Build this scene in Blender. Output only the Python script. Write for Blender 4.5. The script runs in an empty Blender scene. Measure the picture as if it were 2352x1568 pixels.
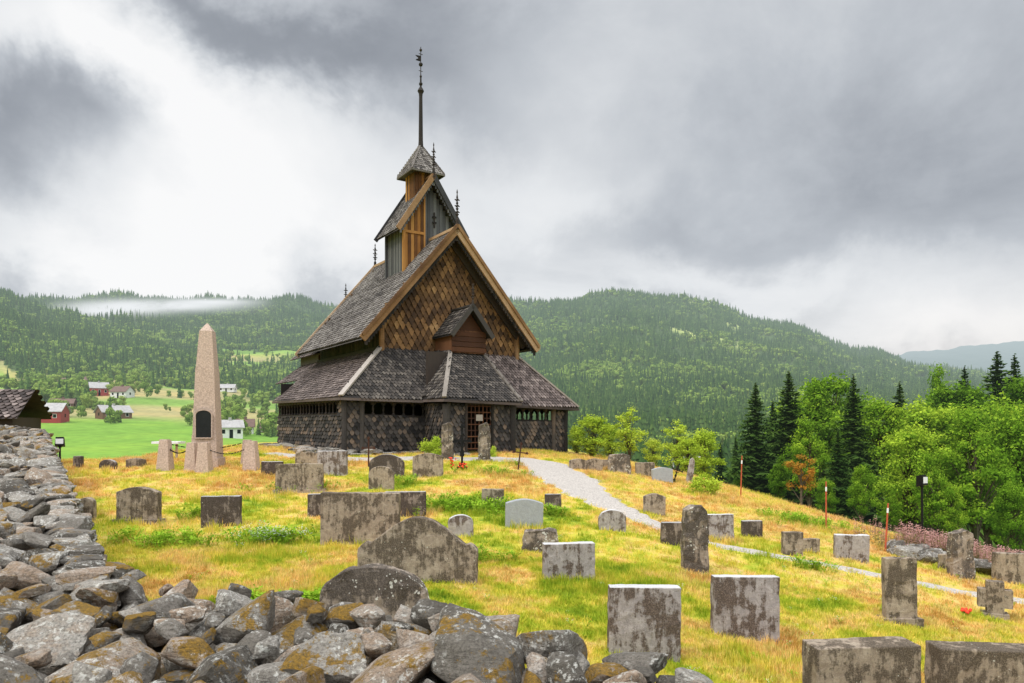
import bpy, math, random, bmesh
import numpy as np
from mathutils import Vector, Matrix, noise as mnoise
random.seed(7); rng=np.random.default_rng(7)
scene=bpy.context.scene
scene.view_settings.view_transform='Standard'; scene.view_settings.look='None'; scene.view_settings.exposure=0
# ------------------------------------------------------------ terrain function (metres)
YP=[(-40,-30),(-40,22),(-18,24.5),(-9.5,26.3),(-13.8,37),(-13,47),(1,47),(5.5,33),(6.8,26),(10.5,17.5),(16,8),(16,-30)]
def pdist(x,y):
    ins=np.zeros(x.shape,bool);best=np.full(x.shape,1e9);n=len(YP)
    for i in range(n):
        x1,y1=YP[i];x2,y2=YP[(i+1)%n]
        if y1!=y2:
            c=((y1>y)!=(y2>y))&(x<(x2-x1)*(y-y1)/(y2-y1)+x1); ins^=c
        dx,dy=x2-x1,y2-y1
        t=np.clip(((x-x1)*dx+(y-y1)*dy)/(dx*dx+dy*dy),0,1)
        best=np.minimum(best,np.hypot(x-x1-t*dx,y-y1-t*dy))
    return np.where(ins,0,best)
def sp(v,k): return np.logaddexp(0,v/k)*k
def near(x,y):
    z=-2.2+.075*y
    z=-sp(-z,.15)
    z=z-.16*22*np.tanh(sp(x-.8,1.0)/22)
    d=pdist(x,y)
    z=z-6*np.tanh(.17*(np.sqrt(d*d+4)-2)/6)
    z=z+.03*np.sin(x*1.3+.7*y)*np.cos(y*.9-.4*x)+.015*np.sin(3.1*x+1)*np.sin(2.7*y)
    return z
KP=[-600,0,130,270,450,650,760,1000,1180,1300,1430,1600,1800,2000,2100,2352,2900]
KR=[80,150,300,500,750,1000,1500,2300,3800,6000,9000]
KV=[[1130,1045,950,850,720,640,640,760,800,860,900],
[1120,1045,945,870,738,672,710,780,800,860,900],
[1120,1042,948,878,772,718,706,780,800,860,900],
[1120,1042,952,886,800,752,692,740,800,860,900],
[1120,1042,962,900,835,790,694,740,800,860,900],
[1125,1050,975,912,850,800,696,740,800,860,900],
[1130,1060,985,915,850,805,716,760,800,860,900],
[1140,1080,1000,925,850,800,706,760,800,860,900],
[1150,1090,1010,935,855,795,704,760,800,860,900],
[1150,1095,1015,940,850,780,696,760,800,860,900],
[1150,1095,1018,945,850,765,674,760,800,860,900],
[1160,1100,1022,952,865,785,703,760,800,850,900],
[1170,1100,1022,958,885,822,750,780,800,840,900],
[1180,1105,1025,965,905,870,818,830,830,830,900],
[1180,1105,1025,970,920,890,850,850,840,806,900],
[1180,1105,1025,975,930,910,880,880,850,782,900],
[1180,1105,1020,965,920,900,880,870,850,790,900]]
KV=np.array(KV,float)
def smooth(a): return a*a*(3-2*a)
def far(x,y):
    r=np.hypot(x,y); az=np.arctan2(x,y)
    azc=np.clip(az,-.82,.82)
    px=1176+1650*np.tan(azc); ye=r*np.cos(azc)
    lr=np.log(np.clip(ye,80,9000)); LR=np.log(np.array(KR,float))
    j=np.clip(np.searchsorted(LR,lr)-1,0,len(KR)-2); fj=np.clip((lr-LR[j])/(LR[j+1]-LR[j]),0,1)
    K=np.array(KP,float); i=np.clip(np.searchsorted(K,px)-1,0,len(KP)-2); fi=smooth(np.clip((px-K[i])/(K[i+1]-K[i]),0,1))
    v=(KV[i,j]*(1-fi)+KV[i+1,j]*fi)*(1-fj)+(KV[i,j+1]*(1-fi)+KV[i+1,j+1]*fi)*fj
    z=1+(975-v)/1650*ye
    s=np.clip((r-200)/1200,0,1)
    z=z+s*(9*np.sin(x*.011+2*np.sin(y*.006))*np.cos(y*.009+x*.004)+6*np.sin(x*.031+y*.012)*np.sin(y*.024)+4*np.sin(x*.07+2)*np.cos(y*.05))
    return z
def H(x,y):
    x=np.asarray(x,float);y=np.asarray(y,float)
    r=np.hypot(x,y); w=smooth(np.clip((r-48)/50,0,1))
    return near(x,y)*(1-w)+far(x,y)*w
def h1(x,y): return float(H(np.array([x]),np.array([y]))[0])
# ------------------------------------------------------------ node helpers
def new_mat(name):
    m=bpy.data.materials.new(name);m.use_nodes=True;nt=m.node_tree;nt.nodes.clear()
    try: m.cycles.emission_sampling='NONE'
    except Exception: pass
    return m,nt
class N:
    def __init__(s,nt): s.nt=nt
    def n(s,t,**k):
        o=s.nt.nodes.new(t)
        for a,b in k.items(): setattr(o,a,b)
        return o
    def l(s,a,b): s.nt.links.new(a,b)
    def setin(s,sock,v):
        if hasattr(v,'is_linked') or isinstance(v,bpy.types.NodeSocket): s.l(v,sock)
        else:
            if sock.type=='RGBA' and len(v)==3: v=(*v,1)
            sock.default_value=v
    def math(s,op,a,b=None,c=None,clamp=False):
        o=s.n('ShaderNodeMath',operation=op);o.use_clamp=clamp
        s.setin(o.inputs[0],a)
        if b is not None: s.setin(o.inputs[1],b)
        if c is not None: s.setin(o.inputs[2],c)
        return o.outputs[0]
    def mix(s,f,a,b,bt='MIX'):
        o=s.n('ShaderNodeMixRGB',blend_type=bt)
        s.setin(o.inputs[0],f);s.setin(o.inputs[1],a);s.setin(o.inputs[2],b);return o.outputs[0]
    def noise(s,vec,scale,detail=4,rough=.6,dist=0):
        o=s.n('ShaderNodeTexNoise');s.l(vec,o.inputs['Vector']);o.inputs['Scale'].default_value=scale
        o.inputs['Detail'].default_value=detail;o.inputs['Roughness'].default_value=rough;o.inputs['Distortion'].default_value=dist
        return o.outputs['Fac']
    def vor(s,vec,scale,feat='F1'):
        o=s.n('ShaderNodeTexVoronoi',feature=feat);s.l(vec,o.inputs['Vector']);o.inputs['Scale'].default_value=scale
        return o
    def ss(s,v,a,b):
        o=s.n('ShaderNodeMapRange',interpolation_type='SMOOTHSTEP');s.l(v,o.inputs[0])
        o.inputs[1].default_value=a;o.inputs[2].default_value=b;return o.outputs[0]
    def ramp(s,v,stops):
        o=s.n('ShaderNodeValToRGB');s.l(v,o.inputs[0]);e=o.color_ramp.elements
        while len(e)<len(stops): e.new(.5)
        for k,(p,c) in enumerate(stops): e[k].position=p;e[k].color=(*c,1)
        return o.outputs[0]
    def mapv(s,vec,sc):
        o=s.n('ShaderNodeMapping');s.l(vec,o.inputs[0]);o.inputs['Scale'].default_value=sc;return o.outputs[0]
    def pos(s): return s.n('ShaderNodeNewGeometry').outputs['Position']
    def obj(s): return s.n('ShaderNodeTexCoord').outputs['Object']
    def nz(s):
        g=s.n('ShaderNodeNewGeometry');x=s.n('ShaderNodeSeparateXYZ');s.l(g.outputs['Normal'],x.inputs[0]);return x.outputs[2]
    def attr(s,name):
        return s.n('ShaderNodeAttribute',attribute_name=name)
    def bsdf(s,col,rough=.8,spec=.3,bump=None,bs=.3,bd=.02):
        b=s.n('ShaderNodeBsdfPrincipled');s.setin(b.inputs['Base Color'],col);s.setin(b.inputs['Roughness'],rough)
        b.inputs['Specular IOR Level'].default_value=spec
        if bump is not None:
            o=s.n('ShaderNodeBump');o.inputs['Strength'].default_value=bs;o.inputs['Distance'].default_value=bd
            s.l(bump,o.inputs['Height']);s.l(o.outputs[0],b.inputs['Normal'])
        return b.outputs[0]
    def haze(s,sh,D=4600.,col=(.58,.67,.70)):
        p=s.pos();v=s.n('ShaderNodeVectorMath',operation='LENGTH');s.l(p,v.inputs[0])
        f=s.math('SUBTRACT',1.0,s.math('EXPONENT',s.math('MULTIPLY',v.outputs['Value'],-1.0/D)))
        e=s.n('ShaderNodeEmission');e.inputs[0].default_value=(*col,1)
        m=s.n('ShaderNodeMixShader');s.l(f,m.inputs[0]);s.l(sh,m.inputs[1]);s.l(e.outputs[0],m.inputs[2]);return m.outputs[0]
    def out(s,sh,vol=None):
        o=s.n('ShaderNodeOutputMaterial')
        if sh is not None: s.l(sh,o.inputs[0])
        if vol is not None: s.l(vol,o.inputs[1])
# ------------------------------------------------------------ materials
def grass_color(n):
    p=n.pos()
    a=n.noise(p,.33,4,.62,.7); b=n.noise(p,1.9,3,.65); c=n.noise(p,9,2,.6)
    v=n.math('ADD',n.math('MULTIPLY',a,.66),n.math('ADD',n.math('MULTIPLY',b,.36),n.math('MULTIPLY',c,.14)))
    v=n.math('SUBTRACT',v,.085)
    sx=n.n('ShaderNodeSeparateXYZ');n.l(p,sx.inputs[0])
    dry=n.math('ADD',n.math('MULTIPLY',n.ss(sx.outputs[1],12,26),.035),n.math('MULTIPLY',n.ss(sx.outputs[0],1.5,7),.03))
    dry=n.math('ADD',dry,n.math('MULTIPLY',n.ss(sx.outputs[0],-4,-9),.03))
    v=n.math('ADD',v,dry)
    return n.ramp(v,[(.35,(.15,.26,.022)),(.43,(.37,.43,.035)),(.49,(.60,.53,.075)),(.56,(.72,.53,.19)),(.61,(.55,.31,.07)),(.70,(.66,.50,.26))])
def m_ground():
    m,nt=new_mat('ground_mat');n=N(nt)
    g=grass_color(n)
    col=n.attr('col');mask=n.attr('yard')
    p=n.pos()
    f=n.noise(p,.02,6,.65); f2=n.noise(p,.3,4,.6)
    vc=n.mix(1.0,col.outputs['Color'],n.ramp(f,[(.3,(.6,.68,.55)),(.5,(1,1,1)),(.7,(1.35,1.15,1.0))]),'MULTIPLY')
    vc=n.mix(.5,vc,n.ramp(f2,[(.3,(.5,.5,.5)),(.7,(1.3,1.3,1.3))]),'MULTIPLY')
    gd=n.mix(1.0,g,(.84,.80,.76),'MULTIPLY')
    c=n.mix(mask.outputs['Fac'],vc,gd)
    bump=n.noise(p,30,4,.7)
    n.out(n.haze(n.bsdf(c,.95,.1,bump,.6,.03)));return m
def m_tuft():
    m,nt=new_mat('grass_mat');n=N(nt)
    g=grass_color(n)
    r=n.n('ShaderNodeObjectInfo').outputs['Random']
    g=n.mix(1.0,g,n.ramp(r,[(0,(.7,.85,.6)),(.5,(1.05,1.05,1)),(1,(1.35,1.2,1.3))]),'MULTIPLY')
    d=n.n('ShaderNodeBsdfDiffuse');n.l(g,d.inputs[0]);t=n.n('ShaderNodeBsdfTranslucent');n.l(g,t.inputs[0])
    x=n.n('ShaderNodeMixShader');x.inputs[0].default_value=.35;n.l(d.outputs[0],x.inputs[1]);n.l(t.outputs[0],x.inputs[2])
    n.out(x.outputs[0]);return m
def m_leaf(name,c1,c2,c3,haze=True,tr=.3,sc=1.2,wn=.25):
    m,nt=new_mat(name);n=N(nt)
    r=n.n('ShaderNodeObjectInfo').outputs['Random']; a=n.attr('rnd').outputs['Fac']
    k=n.noise(n.pos(),sc,3,.6)
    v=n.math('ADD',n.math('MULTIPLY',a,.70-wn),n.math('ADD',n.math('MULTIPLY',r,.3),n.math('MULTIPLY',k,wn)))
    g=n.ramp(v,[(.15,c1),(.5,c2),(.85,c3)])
    d=n.n('ShaderNodeBsdfDiffuse');n.l(g,d.inputs[0]);t=n.n('ShaderNodeBsdfTranslucent');n.l(g,t.inputs[0])
    x=n.n('ShaderNodeMixShader');x.inputs[0].default_value=tr;n.l(d.outputs[0],x.inputs[1]);n.l(t.outputs[0],x.inputs[2])
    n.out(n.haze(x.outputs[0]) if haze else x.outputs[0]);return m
def m_wood(name,cols,rough=.75,grain=(3,3,30),spec=.25,ns=.5,ka=.42):
    m,nt=new_mat(name);n=N(nt);o=n.obj()
    a=n.attr('rnd').outputs['Fac']
    big=n.noise(o,ns,4,.6); g=n.noise(n.mapv(o,(grain[0],grain[1],grain[2])),1.5,4,.6)
    v=n.math('ADD',n.math('MULTIPLY',a,ka),n.math('ADD',n.math('MULTIPLY',big,.82-ka),n.math('MULTIPLY',g,.18)))
    k=len(cols);c=n.ramp(v,[(.25+.5*i/(k-1),cc) for i,cc in enumerate(cols)])
    n.out(n.bsdf(c,rough,spec,g,.35,.01));return m
def m_plain(name,c,rough=.7,metal=0,var=.25,sc=8,spec=.3,haze=False):
    m,nt=new_mat(name);n=N(nt);o=n.obj();k=n.noise(o,sc,5,.65)
    lo=tuple(v*(1-var) for v in c);hi=tuple(min(1,v*(1+var)) for v in c)
    b=n.bsdf(n.ramp(k,[(.3,lo),(.7,hi)]),rough,spec,k,.2,.01)
    b.node.inputs['Metallic'].default_value=metal
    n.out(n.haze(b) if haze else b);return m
def m_grave(name,base,dark,pale,cover=.5,spots=.35,spotc=(.5,.48,.4),toppale=.0,rough=.88):
    m,nt=new_mat(name);n=N(nt);o=n.obj()
    oi=n.n('ShaderNodeObjectInfo').outputs['Random']
    ad=n.n('ShaderNodeVectorMath',operation='ADD');n.l(o,ad.inputs[0]);cb=n.n('ShaderNodeCombineXYZ');n.l(n.math('MULTIPLY',oi,37.0),cb.inputs[0]);n.l(n.math('MULTIPLY',oi,11.0),cb.inputs[2]);n.l(cb.outputs[0],ad.inputs[1]);o2=ad.outputs[0]
    fine=n.noise(o2,75,5,.75);mid=n.noise(o2,11,6,.75);big=n.noise(o2,2.6,6,.7)
    st=n.noise(n.mapv(o2,(9,9,1.6)),1.2,6,.7)
    c=n.mix(n.ss(mid,.35,.65),base,pale)
    z=n.n('ShaderNodeSeparateXYZ');n.l(o,z.inputs[0])
    cov=n.math('ADD',n.math('MULTIPLY',big,.5),n.math('ADD',n.math('MULTIPLY',st,.32),n.math('MULTIPLY',mid,.22)))
    cov=n.math('ADD',cov,n.math('MULTIPLY',z.outputs[2],.03))
    th=.66-.28*cover
    c=n.mix(n.math('MULTIPLY',n.ss(cov,th,th+.06),.90),c,n.mix(n.ss(fine,.38,.66),dark,tuple(min(1,v*3.4) for v in dark)))
    c=n.mix(n.math('MULTIPLY',n.ss(fine,.5,.75),.35),c,pale)
    vv=n.vor(o2,22);wv=n.math('MULTIPLY',n.ss(n.noise(o2,4.5,4,.7),.48,.7),spots*.9)
    sp_=n.math('LESS_THAN',n.math('ADD',vv.outputs['Distance'],n.math('MULTIPLY',n.math('SUBTRACT',mid,.5),.5)),wv)
    c=n.mix(n.math('MULTIPLY',sp_,.8),c,spotc)
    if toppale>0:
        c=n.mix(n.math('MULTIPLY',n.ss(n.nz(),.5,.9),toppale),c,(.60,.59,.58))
    n.out(n.bsdf(c,rough,.2,n.math('ADD',fine,n.math('MULTIPLY',mid,1.5)),.8,.014));return m
def m_rock():
    m,nt=new_mat('rock_mat');n=N(nt);p=n.pos();a=n.attr('rnd').outputs['Fac'];mo=n.attr('moss').outputs['Fac']
    fine=n.noise(p,45,5,.78);mid=n.noise(p,7,5,.7,.4);lay=n.noise(n.mapv(p,(4,4,26)),1.5,4,.65)
    v=n.math('ADD',n.math('MULTIPLY',a,.50),n.math('ADD',n.math('MULTIPLY',mid,.34),n.math('MULTIPLY',lay,.16)))
    c=n.ramp(v,[(.22,(.08,.07,.056)),(.42,(.21,.185,.155)),(.56,(.36,.33,.285)),(.68,(.31,.22,.15)),(.82,(.50,.455,.40))])
    c=n.mix(n.math('MULTIPLY',n.ss(fine,.42,.66),.66),c,(.045,.038,.03))
    li=n.math('MULTIPLY',n.ss(n.noise(p,20,5,.75),.53,.59),n.ss(n.noise(p,2.6,3,.6),.42,.58))
    c=n.mix(n.math('MULTIPLY',li,.75),c,(.62,.60,.54))
    ms=n.math('MULTIPLY',n.ss(n.math('ADD',n.noise(p,3.9,6,.78),n.math('MULTIPLY',mo,.24)),.625,.70),n.ss(n.nz(),-.2,.4))
    mc=n.ramp(fine,[(.35,(.06,.04,.008)),(.65,(.33,.18,.02))])
    c=n.mix(n.math('MULTIPLY',ms,.92),c,mc)
    n.out(n.bsdf(c,.9,.2,n.math('ADD',n.math('MULTIPLY',fine,.8),n.math('ADD',mid,lay)),.9,.03));return m
M={}
M['ground']=m_ground();M['tuft']=m_tuft();M['rock']=m_rock()
M['roof']=m_wood('roof_shingle_mat',[(.04,.034,.031),(.11,.094,.084),(.19,.167,.15),(.31,.28,.25)])
M['roof2']=m_wood('gallery_roof_mat',[(.028,.021,.019),(.09,.068,.060),(.16,.123,.11),(.30,.24,.21)])
M['roof3']=m_wood('dark_roof_mat',[(.016,.014,.013),(.04,.034,.03),(.078,.065,.055),(.17,.145,.12)])
M['wallsh']=m_wood('wall_shingle_mat',[(.011,.010,.010),(.032,.028,.026),(.065,.056,.05),(.17,.12,.085)])
M['gable']=m_wood('gable_shingle_mat',[(.014,.010,.008),(.05,.027,.014),(.12,.062,.026),(.22,.115,.045),(.42,.25,.11)],ns=.8,ka=.28)
M['orange']=m_wood('tarred_plank_mat',[(.03,.013,.005),(.13,.052,.014),(.33,.14,.03),(.50,.26,.075)],grain=(25,25,2))
M['greyplank']=m_wood('grey_plank_mat',[(.03,.029,.03),(.065,.063,.066),(.10,.098,.10),(.17,.165,.16)],grain=(25,25,2))
M['dark']=m_wood('dark_timber_mat',[(.008,.007,.006),(.022,.017,.014),(.05,.037,.03)],grain=(25,25,2))
M['barge']=m_wood('barge_board_mat',[(.08,.037,.016),(.21,.11,.046),(.36,.22,.115),(.48,.35,.24)],ns=1.)
M['hip']=m_wood('hip_board_mat',[(.09,.073,.062),(.22,.19,.16),(.38,.33,.29)],ns=1.)
M['red']=m_wood('red_timber_mat',[(.03,.012,.008),(.09,.035,.016),(.16,.07,.032)])
M['iron']=m_plain('iron_mat',(.015,.015,.016),.5,.6)
M['rust']=m_plain('rusty_iron_mat',(.07,.03,.02),.8,.2)
M['granite']=m_plain('pink_granite_mat',(.46,.345,.28),.85,0,.35,22)
M['gravel']=m_plain('gravel_mat',(.40,.36,.32),.95,0,.5,22)
M['black']=m_plain('slate_mat',(.012,.012,.014),.35)
M['bark']=m_plain('bark_mat',(.09,.07,.05),.9,0,.4,6)
M['g_brown']=m_grave('lichen_gravestone_mat',(.26,.20,.145),(.044,.033,.023),(.41,.335,.25),.55,.28)
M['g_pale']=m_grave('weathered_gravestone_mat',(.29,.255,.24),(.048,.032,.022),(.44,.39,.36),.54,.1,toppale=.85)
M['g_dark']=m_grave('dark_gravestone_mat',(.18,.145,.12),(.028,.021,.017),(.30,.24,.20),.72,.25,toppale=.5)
M['g_lich']=m_grave('spotted_gravestone_mat',(.24,.19,.14),(.037,.030,.024),(.39,.32,.26),.62,.6,(.64,.62,.54))
M['g_smooth']=m_grave('smooth_gravestone_mat',(.32,.33,.34),(.22,.22,.23),(.37,.38,.39),-.8,0,rough=.5)
M['leaf_s']=m_leaf('spruce_needle_mat',(.014,.036,.009),(.045,.095,.018),(.12,.19,.035))
M['leaf_b']=m_leaf('leaf_mat',(.04,.10,.008),(.17,.31,.02),(.43,.56,.045),wn=.15)
M['leaf_y']=m_leaf('young_leaf_mat',(.17,.28,.02),(.42,.54,.045),(.64,.69,.10))
M['leaf_o']=m_leaf('autumn_leaf_mat',(.14,.12,.015),(.36,.20,.03),(.60,.24,.03))
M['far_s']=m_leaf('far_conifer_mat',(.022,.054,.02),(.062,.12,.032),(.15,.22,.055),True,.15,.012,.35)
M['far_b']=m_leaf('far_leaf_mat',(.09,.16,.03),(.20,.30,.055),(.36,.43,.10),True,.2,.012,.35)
M['weed']=m_leaf('weed_mat',(.13,.25,.015),(.28,.46,.03),(.48,.62,.07))
M['white']=m_plain('white_paint_mat',(.75,.75,.75),.6,0,.06)
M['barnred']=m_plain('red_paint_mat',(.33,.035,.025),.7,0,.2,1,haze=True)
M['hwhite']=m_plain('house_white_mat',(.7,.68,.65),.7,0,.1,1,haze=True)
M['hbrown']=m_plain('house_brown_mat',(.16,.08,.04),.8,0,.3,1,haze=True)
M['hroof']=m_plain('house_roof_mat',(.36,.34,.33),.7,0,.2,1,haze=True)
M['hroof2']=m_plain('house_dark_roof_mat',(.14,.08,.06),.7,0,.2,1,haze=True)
M['glass']=m_plain('window_mat',(.02,.025,.03),.2)
M['pinkfl']=m_leaf('fireweed_mat',(.18,.20,.05),(.44,.24,.18),(.62,.36,.33))
M['redfl']=m_plain('red_flower_mat',(.75,.06,.02),.6,0,.3,30)
M['stake']=m_plain('red_stake_mat',(.45,.09,.04),.6)
M['soil']=m_plain('rubble_core_mat',(.06,.045,.025),1,0,.6,12)
# ------------------------------------------------------------ mesh builder
class MB:
    def __init__(s): s.v=[];s.f=[];s.r=[];s.m=[]
    def face(s,pts,r=None,m=0):
        b=len(s.v);s.v.extend([tuple(p) for p in pts]);s.f.append(list(range(b,b+len(pts))));s.r.append(random.random() if r is None else r);s.m.append(m)
    def hexa(s,c,r=None,m=0):
        r=random.random() if r is None else r;b=len(s.v);s.v.extend([tuple(p) for p in c])
        for q in ((0,3,2,1),(4,5,6,7),(0,1,5,4),(1,2,6,5),(2,3,7,6),(3,0,4,7)):
            s.f.append([b+k for k in q]);s.r.append(r);s.m.append(m)
    def box(s,x0,x1,y0,y1,z0,z1,r=None,m=0):
        s.hexa([(x0,y0,z0),(x1,y0,z0),(x1,y1,z0),(x0,y1,z0),(x0,y0,z1),(x1,y0,z1),(x1,y1,z1),(x0,y1,z1)],r,m)
    def beam(s,p,q,w,h,up=(0,0,1),r=None,m=0,w2=None,h2=None):
        p=Vector(p);q=Vector(q);d=(q-p).normalized();up=Vector(up);a=d.cross(up)
        if a.length<1e-4:a=d.cross(Vector((1,0,0)))
        a.normalize();b=a.cross(d).normalized();w2=w if w2 is None else w2;h2=h if h2 is None else h2
        c=[]
        for P,W,Hh in((p,w,h),(q,w2,h2)):
            c+= [P-a*W/2-b*Hh/2,P+a*W/2-b*Hh/2,P+a*W/2+b*Hh/2,P-a*W/2+b*Hh/2]
        s.hexa(c,r,m)
    def lathe(s,o,prof,seg=10,r=None,m=0,tilt=None):
        b=len(s.v);o=Vector(o);R=tilt or Matrix.Identity(3);r=random.random() if r is None else r
        for (rad,z) in prof:
            for k in range(seg):
                a=2*math.pi*k/seg;s.v.append(tuple(o+R@Vector((rad*math.cos(a),rad*math.sin(a),z))))
        for i in range(len(prof)-1):
            for k in range(seg):
                k2=(k+1)%seg;s.f.append([b+i*seg+k,b+i*seg+k2,b+(i+1)*seg+k2,b+(i+1)*seg+k]);s.r.append(r);s.m.append(m)
        s.f.append([b+(len(prof)-1)*seg+k for k in range(seg)]);s.r.append(r);s.m.append(m)
    def shingles(s,pts,hint,w,h,th=.03,tip=.35,m=0,jit=.05,rs=1.):
        P=[Vector(p) for p in pts];n=Vector((0,0,0))
        for i in range(len(P)): n+=(P[i]-P[0]).cross(P[(i+1)%len(P)]-P[0])
        n.normalize()
        if n.dot(Vector(hint))<0:n=-n
        up=Vector((0,0,1))-n*n.z;up.normalize();rt=up.cross(n).normalized()
        q=[((p-P[0]).dot(rt),(p-P[0]).dot(up)) for p in P]
        a0=min(t[0] for t in q);a1=max(t[0] for t in q);b0=min(t[1] for t in q);b1=max(t[1] for t in q)
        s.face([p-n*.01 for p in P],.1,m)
        def ins(x,y):
            c=False
            for i in range(len(q)):
                x1,y1=q[i];x2,y2=q[(i+1)%len(q)]
                if (y1>y)!=(y2>y) and x<(x2-x1)*(y-y1)/(y2-y1)+x1:c=not c
            return c
        j=0;b=b0
        while b<b1-.2*h:
            a=a0-(.5*w if j%2 else 0);rowr=random.uniform(-.12,.12)
            while a<a1+w:
                ac=a+w/2
                if ins(ac,b+.45*h):
                    ww=w*.47*random.uniform(.93,1.0);db=random.uniform(-jit,jit)*h;L=th*random.uniform(.8,1.4)
                    tt=min(b+1.5*h,b1)
                    def G(x,y,l):return P[0]+rt*x+up*y+n*l
                    bb=b+db;rr=min(1,max(0,.5+(random.random()-.5)*rs+rowr))
                    v=[G(ac-ww,tt,th*.1),G(ac-ww,bb+tip*h,L),G(ac-ww*.25,bb,L),G(ac+ww*.25,bb,L),G(ac+ww,bb+tip*h,L),G(ac+ww,tt,th*.1)]
                    s.face(v,rr,m)
                    lo=[G(ac-ww,bb+tip*h,0),G(ac-ww*.25,bb,0),G(ac+ww*.25,bb,0),G(ac+ww,bb+tip*h,0)]
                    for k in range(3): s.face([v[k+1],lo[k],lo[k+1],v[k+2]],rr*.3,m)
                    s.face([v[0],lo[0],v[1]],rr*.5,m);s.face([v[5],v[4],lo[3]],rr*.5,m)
                a+=w
            b+=h;j+=1
    def obj(s,name,mats,parent=None,loc=None,smooth=False,rot=None,coll=None):
        me=bpy.data.meshes.new(name);me.from_pydata(s.v,[],s.f);
        for mm in mats: me.materials.append(mm)
        if len(mats)>1: me.polygons.foreach_set('material_index',s.m)
        at=me.attributes.new('rnd','FLOAT','FACE');at.data.foreach_set('value',s.r)
        if smooth: me.polygons.foreach_set('use_smooth',[True]*len(s.f))
        me.update()
        o=bpy.data.objects.new(name,me);(coll or scene.collection).objects.link(o)
        if parent:o.parent=parent
        if loc:o.location=loc
        if rot:o.rotation_euler=rot
        return o
def empty(name,loc=(0,0,0),rot=(0,0,0)):
    o=bpy.data.objects.new(name,None);scene.collection.objects.link(o);o.location=loc;o.rotation_euler=rot;o.empty_display_size=.3;return o
# ------------------------------------------------------------ ground sheet
def wob(x,y,s): return np.sin(x/s+1.7*np.sin(y/s*.8+1))*np.cos(y/s*1.1+1.3*np.sin(x/s*.7))
def build_ground():
    rr=np.concatenate([[0.05],np.exp(np.linspace(math.log(.6),math.log(9500),300))])
    an=np.concatenate([np.linspace(-math.pi,-.85,60,endpoint=False),np.linspace(-.85,.85,620),np.linspace(.85,math.pi,60)[1:]])
    R,A=np.meshgrid(rr,an,indexing='ij');X=R*np.sin(A);Y=R*np.cos(A);Z=H(X,Y)
    nr,na=R.shape
    V=np.stack([X.ravel(),Y.ravel(),Z.ravel()],1)
    i=np.arange(nr-1)[:,None];j=np.arange(na-1)[None,:];a=(i*na+j).ravel()
    F=np.stack([a,a+1,a+1+na,a+na],1)[:,::-1]
    me=bpy.data.meshes.new('ground');me.vertices.add(len(V));me.vertices.foreach_set('co',V.ravel())
    me.loops.add(F.size);me.loops.foreach_set('vertex_index',F.ravel());me.polygons.add(len(F))
    me.polygons.foreach_set('loop_start',np.arange(0,F.size,4));me.polygons.foreach_set('use_smooth',np.ones(len(F),bool))
    me.update(calc_edges=True)
    x=V[:,0];y=V[:,1];d=pdist(x,y)
    yard=1-np.clip((d-3)/6,0,1)
    col=field_col(x,y)
    c4=np.concatenate([col,np.ones((len(col),1))],1)
    at=me.attributes.new('col','FLOAT_COLOR','POINT');at.data.foreach_set('color',c4.ravel())
    at=me.attributes.new('yard','FLOAT','POINT');at.data.foreach_set('value',yard)
    me.materials.append(M['ground'])
    o=bpy.data.objects.new('ground',me);scene.collection.objects.link(o)
def forest_mask(x,y):
    r=np.hypot(x,y);az=np.clip(np.arctan2(x,y),-.9,.9);px=1176+1650*np.tan(az);ye=r*np.cos(az)
    w=wob(x,y,60)+.5*wob(x,y,23)
    f=np.where(px>1100,(ye>np.where(px<1700,125,75))*1.0,0)
    lf=(ye>(520+60*w-.1*(px-300)))|((ye>400)&(w>.5))|((ye>290)&(w>.85)) 
    f=np.where(px<=1100,lf*1.0,f)
    cl=(px>480)&(px<760)&(ye>480)&(ye<900)&(w<.1)
    f=np.where(cl,.06,f)
    f=np.where((px>1250)&(ye>850)&(wob(x+50,y,75)>.5),.25,f)
    f=np.where((px>1100)&(ye>120)&(ye<330)&(wob(x,y+40,35)>.5),.15,f)
    f=np.where(ye>1800,0,f)
    return f
def field_col(x,y):
    f=forest_mask(x,y)[:,None];r=np.hypot(x,y);az=np.clip(np.arctan2(x,y),-.9,.9);px=1176+1650*np.tan(az);ye=r*np.cos(az)
    g=np.array([.17,.31,.04]);dry=np.array([.34,.30,.13]);dk=np.array([.06,.10,.03]);lt=np.array([.22,.28,.08])
    w=wob(x+13,y+77,45)
    t=np.clip((ye-235-20*w)/25,0,1)*np.clip(.4+w,0,1)
    t=np.maximum(t,np.clip((ye-200)/30,0,1)*np.clip((px-380)/80,0,1)*.7*np.clip(.8+w,0,1))
    c=g*(1-t[:,None])+dry*t[:,None]
    up=(np.clip((ye-330)/40,0,1)*(w<.2))[:,None];c=c*(1-up)+np.array([.20,.32,.06])*up
    c2=np.where((f>.1)&(f<.9),lt*1.1+dry*.35,dk)
    c=np.where(f>.1,c2,c)
    hi=(ye>2000)[:,None];c=np.where(hi,np.array([.05,.08,.07]),c)
    return c
build_ground()
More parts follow.
